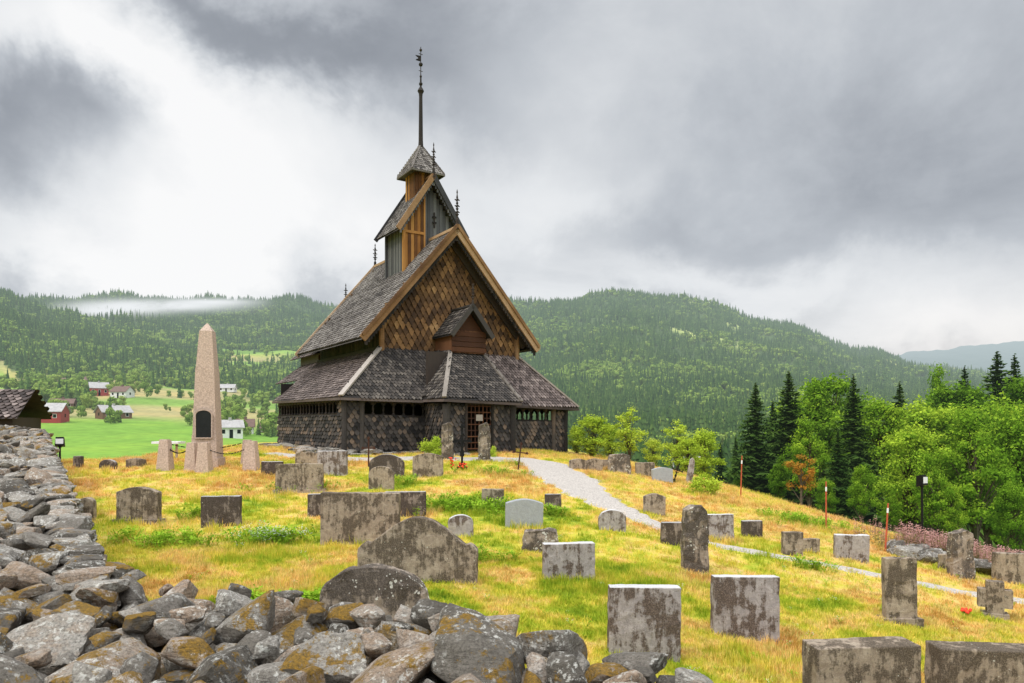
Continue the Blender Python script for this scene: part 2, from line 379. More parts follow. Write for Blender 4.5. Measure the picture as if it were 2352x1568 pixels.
# ------------------------------------------------------------ geometry-nodes scatter (one object per mass)
def scatter(name,P,S,protos,rotz=True,tilt=0.,pick=None):
    coll=bpy.data.collections.new(name+'_parts')
    for o in protos:
        for c in list(o.users_collection): c.objects.unlink(o)
        coll.objects.link(o)
    me=bpy.data.meshes.new(name);n=len(P);me.vertices.add(n);me.vertices.foreach_set('co',np.asarray(P,float).ravel())
    at=me.attributes.new('scl','FLOAT_VECTOR','POINT');at.data.foreach_set('vector',np.asarray(S,float).ravel())
    rot=np.stack([rng.uniform(-tilt,tilt,n),rng.uniform(-tilt,tilt,n),rng.uniform(0,6.283,n)],1)
    at=me.attributes.new('rt','FLOAT_VECTOR','POINT');at.data.foreach_set('vector',rot.ravel())
    pk=rng.integers(0,len(protos),n) if pick is None else pick
    at=me.attributes.new('pk','INT','POINT');at.data.foreach_set('value',np.asarray(pk,np.int32))
    ob=bpy.data.objects.new(name,me);scene.collection.objects.link(ob)
    ng=bpy.data.node_groups.new(name+'_gn','GeometryNodeTree')
    ng.interface.new_socket('Geometry',in_out='INPUT',socket_type='NodeSocketGeometry');ng.interface.new_socket('Geometry',in_out='OUTPUT',socket_type='NodeSocketGeometry')
    a=ng.nodes.new('NodeGroupInput');z=ng.nodes.new('NodeGroupOutput');ip=ng.nodes.new('GeometryNodeInstanceOnPoints')
    ci=ng.nodes.new('GeometryNodeCollectionInfo');ci.inputs['Collection'].default_value=coll;ci.inputs['Separate Children'].default_value=True;ci.inputs['Reset Children'].default_value=True
    def at_(nm,ty):
        q=ng.nodes.new('GeometryNodeInputNamedAttribute');q.data_type=ty;q.inputs[0].default_value=nm;return q.outputs[0]
    L=ng.links.new
    L(a.outputs[0],ip.inputs['Points']);L(ci.outputs[0],ip.inputs['Instance']);ip.inputs['Pick Instance'].default_value=True
    L(at_('pk','INT'),ip.inputs['Instance Index']);L(at_('scl','FLOAT_VECTOR'),ip.inputs['Scale'])
    e=ng.nodes.new('FunctionNodeEulerToRotation');L(at_('rt','FLOAT_VECTOR'),e.inputs[0]);L(e.outputs[0],ip.inputs['Rotation'])
    L(ip.outputs[0],z.inputs[0])
    md=ob.modifiers.new('scatter','NODES');md.node_group=ng
    return ob
# ------------------------------------------------------------ tree makers
def spruce_mesh(name,Ht,R,mat,whorls=34,nb=9,seed=0):
    rd=random.Random(seed);b=MB()
    b.lathe((0,0,0),[(.022*Ht,0),(.012*Ht,Ht*.5),(.002*Ht,Ht)],7,m=1)
    for i in range(whorls):
        f=i/(whorls-1);z=Ht*(.05+.94*f);L=R*(1-f)**.85*rd.uniform(.7,1.2)+.04*R
        for k in range(nb):
            a=2*math.pi*(k+rd.random()*.7)/nb+i*.9;l=L*rd.uniform(.6,1.15)
            d=Vector((math.cos(a),math.sin(a),0));s=Vector((-d.y,d.x,0));dr=.38*l*(1-.5*f)
            seg=5 if l>.3*R else 2;rr=rd.random();pp=Vector((0,0,z+rd.uniform(-.02,.02)*Ht))
            for j in range(seg):
                u0=j/seg;u1=(j+1)/seg
                p0=pp+d*l*u0+Vector((0,0,-dr*u0**1.3));p1=pp+d*l*u1+Vector((0,0,-dr*u1**1.3+(.12*l if j==seg-1 else 0)))
                w=.26*l*(1-u0*.65)+.05*R
                for sg in(-1,1):
                    t=p0+s*sg*w*rd.uniform(.7,1.2)+d*l*.14-Vector((0,0,w*rd.uniform(.25,.7)))
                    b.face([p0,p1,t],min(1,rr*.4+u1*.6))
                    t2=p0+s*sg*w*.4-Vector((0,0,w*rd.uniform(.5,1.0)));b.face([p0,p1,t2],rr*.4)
    return b.obj(name,[mat,M['bark']])
def leafy_mesh(name,Ht,R,mat,clumps=30,leaves=260,ls=.13,seed=0,trunk=.3,bush=False,cs=(.22,.42)):
    rd=random.Random(seed);b=MB();tz=Ht*trunk
    b.lathe((0,0,-.3),[(.03*Ht,0),(.02*Ht,tz),(.008*Ht,Ht*.8)],7,m=1)
    for c in range(clumps):
        while True:
            q=Vector((rd.uniform(-1,1),rd.uniform(-1,1),rd.uniform(-1,1)))
            if .3<q.length<1:break
        zz=tz+(Ht-tz)*.5*(q.z*.92+1);wd=R*(1-.45*max(0,q.z))*rd.uniform(.8,1.15)
        cc=Vector((q.x*wd*.85,q.y*wd*.85,zz))
        if not bush: b.beam((0,0,max(.1,zz-.35*(Ht-tz))),cc,.02*Ht*.5,.02*Ht*.5,m=1,w2=.01,h2=.01)
        cr=R*rd.uniform(*cs);sh=rd.random();zs=rd.uniform(.5,1.0)
        for k in range(leaves):
            v=Vector((rd.gauss(0,1),rd.gauss(0,1),rd.gauss(0,1))).normalized()*cr*(rd.uniform(.35,1.0) if rd.random()<.75 else rd.uniform(1.0,1.45));v.z*=zs
            p=cc+v
            if p.z<.02: continue
            nn=(v.normalized()*.6+Vector((rd.gauss(0,.5),rd.gauss(0,.5),rd.gauss(0,.5)+.3))).normalized()
            a=nn.orthogonal().normalized();a.rotate(Matrix.Rotation(rd.random()*6.28,3,nn));bb=nn.cross(a)
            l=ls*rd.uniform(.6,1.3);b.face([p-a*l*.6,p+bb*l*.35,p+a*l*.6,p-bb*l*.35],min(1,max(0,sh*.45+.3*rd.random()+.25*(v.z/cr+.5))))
    return b.obj(name,[mat,M['bark']])
def far_conifer(name,Ht,R,seed):
    rd=random.Random(seed);b=MB()
    for i in range(6):
        f=i/6;z0=Ht*(.04+.9*f);z1=z0+Ht*.30*(1-f*.5);r0=R*(1-f)**.9;n=9;rr=rd.random()
        pts=[Vector((r0*rd.uniform(.6,1.15)*math.cos(6.283*k/n),r0*rd.uniform(.6,1.15)*math.sin(6.283*k/n),z0-rd.uniform(0,.05)*Ht)) for k in range(n)]
        for k in range(n): b.face([pts[k],pts[(k+1)%n],(0,0,min(z1,Ht))],rr*.4+rd.random()*.6)
    return b.obj(name,[M['far_s']])
def far_decid(name,Ht,R,seed,n=170):
    rd=random.Random(seed);b=MB()
    cl=[(Vector((rd.uniform(-.5,.5)*R,rd.uniform(-.5,.5)*R,Ht*rd.uniform(.3,.78))),R*rd.uniform(.35,.6),rd.random()) for _ in range(8)]
    for k in range(n):
        c,r,s=rd.choice(cl);v=Vector((rd.gauss(0,1),rd.gauss(0,1),rd.gauss(0,1))).normalized();p=c+v*r*rd.uniform(.7,1.15)
        a=v.orthogonal().normalized();a.rotate(Matrix.Rotation(rd.random()*6.28,3,v));bb=v.cross(a);l=R*(.28 if n<200 else .17)
        b.face([p-a*l,p+bb*l*.7,p+a*l,p-bb*l*.7],s*.5+.4*rd.random()+.1*(v.z+.5))
    return b.obj(name,[M['far_b']])
def build_forest():
    P=[];S=[];K=[]
    def add(n,r0,r1,sc,seed):
        g=np.random.default_rng(seed);t=g.uniform(-1.0,.95,n);ye=np.sqrt(g.uniform(r0*r0,r1*r1,n));x=t*ye;y=ye
        m=forest_mask(x,y);k=g.random(n)<m;x=x[k];y=y[k];z=H(x,y)
        px=1176+1650*x/y
        pd_=np.clip(.30+.5*wob(x,y,70)+.25*wob(x,y,25)-np.clip((y-1000)/1800,0,.2)+np.where((px<1100)&(y<620),.3,0),0.05,.85)
        dec=g.random(len(x))<pd_
        sc2=np.where(y<260,.65,1.)*sc
        P.append(np.stack([x,y,z-.3],1));s=g.uniform(.5,1.25,len(x))*sc2;s=np.where(dec,s*.75,s);w=s*g.uniform(.85,1.25,len(x))
        S.append(np.stack([w,w,s],1));K.append(np.where(dec,3+g.integers(0,2,len(x)),g.integers(0,3,len(x))))
    add(32000,75,850,.95,1);add(46000,850,1780,1.15,2)
    pr=[far_conifer('a_conifer',13,2.3,1),far_conifer('b_conifer',12,2.0,2),far_conifer('c_conifer',14,2.6,3),far_decid('d_broadleaf',10,3.8,4),far_decid('e_broadleaf',9,4.2,5)]
    scatter('distant_forest',np.concatenate(P),np.concatenate(S),pr,pick=np.concatenate(K))
build_forest()
# ------------------------------------------------------------ stave church
CH=empty('stave_church',(-1.97,30.35,0),(0,0,math.radians(33)))
def part(b,name,mats,**k): return b.obj(name,mats,parent=CH,**k)
def gz(u): return -.025*(u+5.5)
RZ=lambda u:9.45-1.17*abs(u)
V0,V1=.8,9.9
b=MB()
for sgn in(-1,1):
    b.shingles([(sgn*4.2,V0,RZ(4.2)),(sgn*4.2,V1,RZ(4.2)),(0,V1,9.45),(0,V0,9.45)],(sgn,0,1),.15,.17,.035,.22,rs=.8)
    b.face([(sgn*4.2,V0,RZ(4.2)-.1),(sgn*4.2,V1,RZ(4.2)-.1),(0,V1,9.35),(0,V0,9.35)],.2)
part(b,'nave_roof',[M['roof']])
b=MB();b.beam((0,V0-.1,9.5),(0,V1+.1,9.5),.16,.12)
for sgn in(-1,1):
    b.beam((sgn*4.28,V0-.06,RZ(4.2)-.1),(0,V0-.06,9.42),.09,.30)
    b.beam((sgn*4.30,V0-.13,RZ(4.2)+.06),(0,V0-.13,9.60),.07,.13)
    b.beam((sgn*4.2,V1+.05,RZ(4.2)-.05),(0,V1+.05,9.42),.08,.28)
part(b,'barge_boards',[M['barge']])
b=MB()
for sgn in(-1,1):
    L=40
    for k in range(L):
        f=(k+.5)/L;u=sgn*4.15*(1-f);z=RZ(abs(u))-.33
        b.hexa([(u-.05,V0-.02,z-.13),(u+.05,V0-.02,z-.13),(u+.05,V0+.02,z-.13),(u-.05,V0+.02,z-.13),(u-.07,V0-.02,z+.1),(u+.07,V0-.02,z+.1),(u+.07,V0+.02,z+.1),(u-.07,V0+.02,z+.1)])
    b.beam((sgn*3.9,1.34,RZ(3.9)-.25),(0,1.34,9.1),.16,.35)
    b.beam((sgn*4.05,V0+.2,RZ(4.05)-.16),(sgn*4.05,V1-.2,RZ(4.05)-.16),.14,.12)
part(b,'verge_carving',[M['dark']])
b=MB();UL,UR=-3.2,3.5
b.shingles([(UL,1.4,3.6),(UR,1.4,3.6),(UR,1.4,RZ(UR)-.15),(0,1.4,9.2),(UL,1.4,RZ(UL)-.15)],(0,-1,0),.27,.235,.05,.8,m=0,jit=.03,rs=.9)
b.shingles([(UL,9.3,3.6),(UR,9.3,3.6),(UR,9.3,RZ(UR)-.15),(0,9.3,9.2),(UL,9.3,RZ(UL)-.15)],(0,1,0),.34,.27,.05,.75)
part(b,'gable_wall',[M['gable']])
b=MB()
b.box(UL+.02,UR-.02,1.45,9.25,-.6,5.3)
for k in range(34):
    v=1.45+k*.23
    for u in(UL,UR): b.box(u-.03,u+.03,v,v+.2,3.9,5.45)
for u in (UL-.06,UR+.06):
    b.box(u-.07,u+.07,1.3,9.4,4.1,4.25);b.box(u-.07,u+.07,1.3,9.4,5.2,5.4)
part(b,'nave_walls',[M['dark']])
b=MB()
b.lathe((UL,1.36,4.0),[(.12,0),(.12,1.2),(.06,1.6)],8)
b.lathe((UR,1.36,4.0),[(.12,0),(.12,1.0),(.06,1.3)],8)
part(b,'corner_posts',[M['barge']])
A=(-5.55,-.3,2.05);B=(5.85,-.3,1.77);TL=(UL,1.42,4.2);TR=(UR,1.42,4.2)
b=MB()
b.shingles([A,(-2.1,-.3,2.05+gz(-2.1)),(-1.0,1.42,4.2),TL],(0,-1,1),.155,.16,.035,.5,rs=.8)
b.face([(-2.3,-.3,1.95),(1.6,-.3,1.85),(1.2,1.42,4.1),(-1.2,1.42,4.1)],.1)
part(b,'gallery_roof_front',[M['roof3']])
b=MB()
GB=9.35
b.shingles([A,(-5.55,GB,2.15),(UL,GB,4.2),TL],(-1,0,1),.17,.155,.04,.2,rs=.7)
b.shingles([B,(5.85,GB,1.8),(UR,GB,4.2),TR],(1,0,1),.17,.155,.04,.2)
b.shingles([(1.45,-.3,2.05+gz(1.45)),B,TR,(1.0,1.42,4.2)],(0,-1,1),.155,.16,.035,.5,rs=.8)
part(b,'gallery_roof_side',[M['roof2']])
b=MB()
def up(p,d=.06): return (p[0],p[1],p[2]+d)
b.beam(up(A),up(TL),.22,.07);b.beam(up(B),up(TR),.2,.07)
pA=(-2.1,-2.1,2.0);pB=(1.45,-2.1,1.9);pC=(.88,-.02,4.0);pD=(-.72,-.02,4.0)
b.beam(up(pA),up(pD,.05),.17,.07);b.beam(up(pB),up(pC,.05),.17,.07)
b.beam((1.45,-.28,1.95),(1.0,1.38,4.2),.12,.06)
part(b,'hip_boards',[M['hip']])
b=MB()
b.shingles([pA,pB,pC,pD],(0,-1,1),.15,.15,.035,.5,rs=.8)
b.shingles([pA,(-2.1,-.1,2.05),(-.72,1.42,4.2),pD],(-1,0,.7),.15,.15,.035,.5)
b.shingles([pB,(1.45,-.1,1.95),(.88,1.42,4.2),pC],(1,0,.7),.15,.15,.035,.5)
part(b,'porch_roof',[M['roof3']])
b=MB()
for p,q in((A,(-2.1,-.3,2.0)),((1.45,-.3,1.9),B),(A,(-5.55,GB,2.15)),(B,(5.85,GB,1.8)),(pA,pB),(pA,(-2.1,-.3,2.03)),(pB,(1.45,-.3,1.93))):
    b.beam((p[0],p[1],p[2]-.07),(q[0],q[1],q[2]-.07),.06,.1)
part(b,'eaves_boards',[M['roof2']])
b=MB();bd=MB()
def wall(p,q,hint,z0=-.02,z1=1.4,sw=.2,sh=.16,tip=.5):
    b.shingles([(p[0],p[1],z0+gz(p[0])*1.8),(q[0],q[1],z0+gz(q[0])*1.8),(q[0],q[1],z1+gz(q[0])),(p[0],p[1],z1+gz(p[0]))],hint,sw,sh,.05,tip)
    h=Vector(hint)*-.06
    bd.face([(p[0]+h.x,p[1]+h.y,z0-.5),(q[0]+h.x,q[1]+h.y,z0-.5),(q[0]+h.x,q[1]+h.y,z1+gz(q[0])),(p[0]+h.x,p[1]+h.y,z1+gz(p[0]))],.3)
def opening(p,q,n,hint):
    P=Vector((*p,0));Q=Vector((*q,0))
    for zz,hh,ww in((1.40,.09,.14),(1.98,.14,.14)):
        bd.beam((p[0],p[1],zz+gz(p[0])),(q[0],q[1],zz+gz(q[0])),ww,hh)
    for k in range(n+1):
        c=P.lerp(Q,k/n);g=gz(c.x)
        bd.lathe((c.x,c.y,1.42+g),[(.07,0),(.07,.06),(.035,.1),(.05,.25),(.035,.38),(.07,.44),(.09,.56)],8)
        if k<n:
            c2=P.lerp(Q,(k+1)/n);d=(c2-c)
            bd.beam((c.x+d.x*.05,c.y+d.y*.05,1.8+g),(c.x+d.x*.28,c.y+d.y*.28,1.92+g),.06,.06);bd.beam((c2.x-d.x*.05,c2.y-d.y*.05,1.8+g),(c2.x-d.x*.28,c2.y-d.y*.28,1.92+g),.06,.06)
wl=-5.3
wall((wl,0),(-4.6,0),(0,-1,0),z1=2.0);wall((-4.6,0),(-1.85,0),(0,-1,0));opening((-4.55,.05),(-1.95,.05),6,0)
wall((1.2,0),(4.6,0),(0,-1,0));opening((1.3,.05),(4.6,.05),8,0);wall((4.6,0),(5.3,0),(0,-1,0),z1=2.0)
wall((wl,0),(wl,.5),(-1,0,0),z1=2.0,sw=.34,sh=.15,tip=.25);wall((wl,.5),(wl,9.2),(-1,0,0),sw=.34,sh=.15,tip=.25);opening((wl+.05,.5),(wl+.05,9.2),20,0)
wall((5.3,0),(5.3,.5),(1,0,0),z1=2.0);wall((5.3,.5),(5.3,9.2),(1,0,0));opening((5.25,.5),(5.25,9.2),20,0)
wall((-1.85,-1.8),(-1.02,-1.8),(0,-1,0),z1=1.95);wall((.2,-1.8),(1.2,-1.8),(0,-1,0),z1=1.95)
wall((-1.85,-1.8),(-1.85,0),(-1,0,0),z1=1.95);wall((1.2,-1.8),(1.2,0),(1,0,0),z1=1.95)
for u in(-1.85,1.2):
    b.lathe((u,-1.8,-.1),[(.14,0),(.14,1.2),(.16,1.9)],10)
for (u,v) in ((wl,0),(5.3,0),(-4.6,0),(4.6,0)): b.lathe((u,v,-.3+gz(u)),[(.11,0),(.10,1.4),(.12,2.25)],10)
part(b,'gallery_wall_shingles',[M['wallsh']])
bd.box(-5.2,5.2,.1,9.2,-.35,-.05);bd.beam((-1.02,-1.84,1.88),(.2,-1.84,1.86),.12,.16)
bd.box(-1.05,-.95,-1.88,-1.74,-.1,1.9);bd.box(.15,.25,-1.88,-1.74,-.1,1.9)
bd.box(-1.8,1.15,-.06,.1,-.1,4.0);bd.box(-5.2,-3.3,9.1,9.2,-.1,3)
part(bd,'gallery_frame',[M['dark']])
b=MB()
for k in range(7): u=-.93+k*.18;b.box(u-.02,u+.02,-1.82,-1.79,.0,1.8)
for k in range(8): z=.05+k*.24;b.box(-.95,.17,-1.835,-1.805,z-.02,z+.02)
b.box(-.55,-.25,-1.86,-1.84,1.15,1.4,m=1)
part(b,'door_lattice',[M['red'],M['hip']])
b=MB()
for k in range(8): u=-.72+k*.2;b.box(u,u+.19,-.16,-.1,4.0,4.95)
for k in range(4): z=4.05+k*.22;b.box(-.74,.9,-.2,-.165,z,z+.19)
b.box(-.72,-.66,-.1,1.4,4.0,4.85);b.box(.82,.88,-.1,1.4,4.0,4.85)
b.face([(-.72,-.12,4.8),(.88,-.12,4.8),(.08,-.12,5.8)])
part(b,'dormer_box',[M['red']])
b=MB();dz=lambda u:5.95-1.28*abs(u-.08)
for sgn in(-1,1):
    e=.08+sgn*.95
    b.shingles([(e,-.45,dz(e)),(e,1.5,dz(e)),(.08,1.5,5.95),(.08,-.45,5.95)],(sgn,0,1),.15,.15,.03,.2)
    b.face([(e,-.45,dz(e)-.05),(e,1.5,dz(e)-.05),(.08,1.5,5.9),(.08,-.45,5.9)],.1)
part(b,'dormer_roof',[M['roof3']])
b=MB()
for sgn in(-1,1):
    e=.08+sgn*1.0;b.beam((e,-.5,dz(e)),(.08,-.5,5.95),.06,.2)
b.beam((.08,-.55,6.0),(.08,1.4,6.0),.1,.08)
part(b,'dormer_barge',[M['wallsh']])
b=MB();tz=lambda u:12.35-1.53*abs(u);T0,T1=3.0,5.55
for sgn in(-1,1):
    b.shingles([(sgn*1.68,T0,tz(1.68)),(sgn*1.68,T1,tz(1.68)),(0,T1,12.35),(0,T0,12.35)],(sgn,0,1),.14,.15,.03,.2)
    b.face([(sgn*1.68,T0,tz(1.68)-.07),(sgn*1.68,T1,tz(1.68)-.07),(0,T1,12.28),(0,T0,12.28)],.1)
part(b,'turret_roof',[M['roof']])
b=MB()
for sgn in(-1,1):
    b.beam((sgn*1.76,T0-.05,tz(1.72)),(0,T0-.05,12.38),.07,.24,m=0 if sgn<0 else 1)
    b.beam((sgn*1.74,T1+.05,tz(1.72)),(0,T1+.05,12.38),.07,.2,m=1)
    for k in range(18):
        f=(k+.5)/18;u=sgn*1.65*(1-f);z=tz(abs(u))-.24;b.box(u-.04,u+.04,T0-.02,T0+.02,z-.1,z+.06,m=1)
b.beam((0,T0-.1,12.42),(0,T1+.1,12.42),.12,.1)
part(b,'turret_barge',[M['barge'],M['greyplank']])
b=MB();k=0;u=-1.28
while u<1.28:
    w=.16;o=u<-.32
    zt=12.2-1.53*max(abs(u),abs(u+w));zb=9.35-1.17*max(abs(u),abs(u+w))-.1
    b.box(u+.005,u+w-.005,3.32-(.02 if k%2 else 0),3.38,zb,max(zt,zb+.2),m=0 if o else 1);u+=w;k+=1
for kk in range(12):
    v=3.4+kk*.155
    for uu in(-1.28,1.28): b.box(uu-.03,uu+.03,v,v+.125,7.8,10.3,m=1)
b.box(-1.2,1.2,3.45,5.2,7.5,9.9,m=2);b.box(-.34,-.26,3.27,3.31,8.95,11.6,m=0);b.beam((-1.3,3.29,9.75),(-.3,3.29,9.75),.05,.12,m=0)
b.beam((-1.33,3.29,7.9),(-1.33,3.29,10.3),.12,.12,m=0);b.beam((-1.33,5.25,7.9),(-1.33,5.25,10.3),.12,.12,m=1);b.beam((1.33,3.29,7.9),(1.33,3.29,10.3),.1,.1,m=1)
for z in(10.3,10.55): b.box(.1,.3,3.25,3.3,z,z+.07,m=2)
b.box(.17,.23,3.25,3.3,10.1,10.8,m=2)
part(b,'turret_walls',[M['orange'],M['greyplank'],M['dark']])
vc=4.3;b=MB();a=.52
for k in range(7):
    q=-a+k*a*2/7
    b.box(q+.005,q+a*2/7-.01,vc-a-.03,vc-a+.02,10.9,12.85);b.box(-a-.03,-a+.02,vc+q+.005,vc+q+a*2/7-.01,10.7,12.85)
b.box(-a+.02,a,vc-a+.02,vc+a,10.7,12.8)
part(b,'belfry_walls',[M['orange']])
b=MB();e=.83;ap=(0,vc,14.25)
cs=[(-e,vc-e,12.72),(e,vc-e,12.72),(e,vc+e,12.72),(-e,vc+e,12.72)]
for k in range(4):
    p,q=cs[k],cs[(k+1)%4];mid=Vector(p).lerp(Vector(q),.5)-Vector((0,vc,12.72))
    b.shingles([p,q,ap],tuple(mid+Vector((0,0,.5))),.13,.13,.025,.3)
    b.beam(up(p,.02),up(ap,.02),.09,.05);b.beam((p[0],p[1],p[2]-.03),(q[0],q[1],q[2]-.03),.07,.07)
b.face([(c[0],c[1],c[2]-.01) for c in cs],.1)
part(b,'belfry_roof',[M['roof']])
b=MB()
b.lathe((0,vc,14.1),[(.13,0),(.11,.3),(.085,2.4),(.10,2.55),(.16,2.66),(.10,2.78),(.05,2.85),(.04,3.3),(.06,3.35),(.022,3.45),(.018,4.75)],8)
for z,r in((3.92,.1),(4.6,.07),(3.0,.09)):
    b.lathe((0,vc,14.1+z-r),[(.01,0),(r*.8,r*.4),(r,r),(r*.8,r*1.6),(.01,r*2)],10)
for z in (3.6,4.4): b.box(-.1,.1,vc-.012,vc+.012,14.1+z,14.1+z+.02)
zf=18.15
b.face([(-.02,vc,zf),(-.30,vc-.05,zf-.02),(-.22,vc-.05,zf+.07),(-.02,vc,zf+.1)]);b.face([(-.02,vc,zf+.16),(-.22,vc-.05,zf+.14),(-.32,vc-.05,zf+.22),(-.02,vc,zf+.28)])
b.face([(-.02,vc,zf+.08),(-.16,vc-.03,zf+.08),(-.16,vc-.03,zf+.18),(-.02,vc,zf+.18)])
part(b,'spire',[M['dark']])
b=MB()
def finial(u,v,z,h,s=1.):
    pr=[(.06*s,0),(.055*s,h*.25),(.03*s,h*.28)]
    for k in range(4):
        f=.34+.14*k;pr+=[(.025*s,h*f),(.07*s*(1-.15*k),h*(f+.03)),(.025*s,h*(f+.07))]
    pr+=[(.015*s,h*.88),(.03*s,h*.92),(.004,h)]
    b.lathe((u,v,z),pr,7)
    for k in range(3):
        q=z+h*(.42+.15*k);b.box(u-.1*s,u+.1*s,v-.012,v+.012,q,q+.035*s);b.box(u-.012,u+.012,v-.1*s,v+.1*s,q,q+.035*s)
finial(0,T0-.05,12.3,1.6,1.1);finial(0,V0-.08,9.4,1.75,1.2);finial(.08,-.5,5.9,1.0,.9);finial(0,V1,9.4,1.35,1.2);finial(0,14.4,7.75,1.6,1.2)
part(b,'finials',[M['dark']])
b=MB();cr=lambda u:7.8-.95*abs(u)
for sgn in(-1,1):
    b.shingles([(sgn*3.4,9.5,cr(3.4)),(sgn*3.4,13.9,cr(3.4)),(0,13.9,7.8),(0,9.5,7.8)],(sgn,0,1),.18,.18,.03,.2)
    b.shingles([(sgn*4.3,9.5,3.2),(sgn*4.3,13.6,3.2),(sgn*2.9,13.2,4.3),(sgn*2.9,9.5,4.3)],(sgn,0,1),.18,.18,.03,.2)
b.beam((0,13.5,7.85),(0,14.45,7.85),.14,.14)
b.box(-3.0,3.0,9.4,13.3,-.5,4.7);b.box(-4.0,4.0,9.4,13.2,-.4,3.15)
b.face([(-2.9,13.32,4.6),(2.9,13.32,4.6),(0,13.32,7.6)])
part(b,'chancel',[M['roof2']])
# ------------------------------------------------------------ rocks
def ico(sub):
    bm=bmesh.new();bmesh.ops.create_icosphere(bm,subdivisions=sub,radius=1);V=np.array([v.co[:] for v in bm.verts]);F=np.array([[v.index for v in f.verts] for f in bm.faces]);bm.free();return V,F
IV,IF=ico(4)
IV3,IF3=ico(3)
def rockshape(seed,V,npl=8,k=45):
    g=np.random.default_rng(seed);D=g.normal(size=(npl,3));D/=np.linalg.norm(D,axis=1)[:,None]
    D=np.concatenate([D,np.array([[0,0,1],[0,0,-1],[1,0,0],[-1,0,0],[0,1,0],[0,-1,0]])+g.normal(size=(6,3))*.18]);D/=np.linalg.norm(D,axis=1)[:,None];dk=g.uniform(.6,.95,len(D))
    q=np.maximum(V@D.T,1e-3)/dk
    r=1/np.power(np.power(q,k).sum(1),1/k)
    r=r+.03*np.sin(V[:,0]*7+seed)*np.sin(V[:,1]*8+seed*2)*np.cos(V[:,2]*6)
    return V*r[:,None]
SHH=[rockshape(s,IV,9,32) for s in range(20)]
SHL=[rockshape(s,IV3,8,30) for s in range(16)]
class RB:
    def __init__(s): s.V=[];s.F=[];s.c=0;s.r=[];s.mo=[]
    def add(s,p,sz,rz,tilt,seed,rn,mo,hi=False):
        S_,F_=(SHH,IF) if hi else (SHL,IF3)
        v=S_[seed%len(S_)]*np.array(sz)*1.2
        R=np.array((Matrix.Rotation(rz,3,'Z')@Matrix.Rotation(tilt[0],3,'X')@Matrix.Rotation(tilt[1],3,'Y')))
        v=v@R.T+np.array(p);s.V.append(v);s.F.append(F_+s.c);s.c+=len(v);s.r.append(np.full(len(v),rn));s.mo.append(np.full(len(v),mo))
    def obj(s,name,parent=None):
        V=np.concatenate(s.V);F=np.concatenate(s.F);me=bpy.data.meshes.new(name);me.vertices.add(len(V));me.vertices.foreach_set('co',V.ravel())
        me.loops.add(F.size);me.loops.foreach_set('vertex_index',F.ravel());me.polygons.add(len(F));me.polygons.foreach_set('loop_start',np.arange(0,F.size,3));me.polygons.foreach_set('use_smooth',np.ones(len(F),bool))
        me.update(calc_edges=True)
        for nm,a in(('rnd',s.r),('moss',s.mo)):
            at=me.attributes.new(nm,'FLOAT','POINT');at.data.foreach_set('value',np.concatenate(a))
        try: me.set_sharp_from_angle(angle=math.radians(32))
        except Exception: pass
        me.materials.append(M['rock']);o=bpy.data.objects.new(name,me);scene.collection.objects.link(o)
        if parent:o.parent=parent
        return o
def poisson(gen,rad,n):
    pts=[]
    for _ in range(n):
        p=gen()
        r=rad(p)
        if all((p[0]-q[0])**2+(p[1]-q[1])**2>(r*.5+q[2]*.5)**2 for q in pts): pts.append((p[0],p[1],r))
    return pts
FX=[-6,-4.2,-.6,1.35,3.2,8];FY=[8.6,7.9,6.15,5.05,4.55,3.6]
def fedge(x): return float(np.interp(x,FX,FY))
def wface(y): return .95-.69*y
wallE=empty('dry_stone_wall')
rb=RB();rd=random.Random(3)
def front_top(x,y):
    return h1(x,y)+float(np.interp(x,[-5,-2,-.5,.8,1.6,2.6,4,8],[.98,1.06,1.20,1.28,1.14,.96,.78,.6]))
def genF():
    x=rd.uniform(-6.5,6.5);return (x,fedge(x)-rd.uniform(.1,2.9))
for layer,(dz_,n) in enumerate(((-.40,1300),(-.18,2200),(.0,2600))):
    for (x,y,r) in poisson(genF,lambda p:rd.choice((.26,.36,.46)) if layer<2 else rd.choice((.17,.24,.34,.46,.6)),n):
        s=r*.56;z=front_top(x,y)+dz_-s*.25+rd.uniform(-.06,.06)
        rb.add((x,y,z),(s*rd.uniform(.95,1.35),s*rd.uniform(.75,1.05),s*rd.uniform(.5,.85)),rd.uniform(0,6.28),(rd.gauss(0,.33),rd.gauss(0,.33)),rd.randrange(99),rd.random(),rd.random()**1.8,hi=True)
def genL():
    y=rd.uniform(6.8,27.5);return (wface(y)-rd.uniform(.1,2.4),y)
def left_top(x,y): return h1(wface(y),y)+1.1
for layer,(dz_,n) in enumerate(((-.2,5500),(.0,6500))):
    for (x,y,r) in poisson(genL,lambda p:rd.choice((.2,.26,.34,.46)),n):
        e=(wface(y)-x)/2.4
        z=left_top(x,y)+dz_+.12*math.sin(e*3.1)-.1+rd.uniform(-.06,.07);s=r*.58
        rb.add((x,y,z),(s*rd.uniform(.95,1.35),s*rd.uniform(.75,1.05),s*rd.uniform(.25,.6)),rd.uniform(0,6.28),(rd.gauss(0,.28),rd.gauss(0,.28)),rd.randrange(99),rd.random(),rd.random()**2*.8,hi=y<12)
for lev in range(11):
    y=6.8
    while y<27.5:
        l=rd.uniform(.22,.5);z=h1(wface(y),y)+.03+lev*.105
        rb.add((wface(y)-.25+rd.uniform(-.06,.06)-lev*.012,y+l/2,z),(.25,l*.56,.075*rd.uniform(.8,1.3)),-math.atan(-.69)+rd.uniform(-.1,.1),(rd.gauss(0,.07),rd.gauss(0,.07)),rd.randrange(99),rd.random(),rd.random()*.3)
        y+=l*.85
rb.obj('wall_stones',wallE)
b=MB()
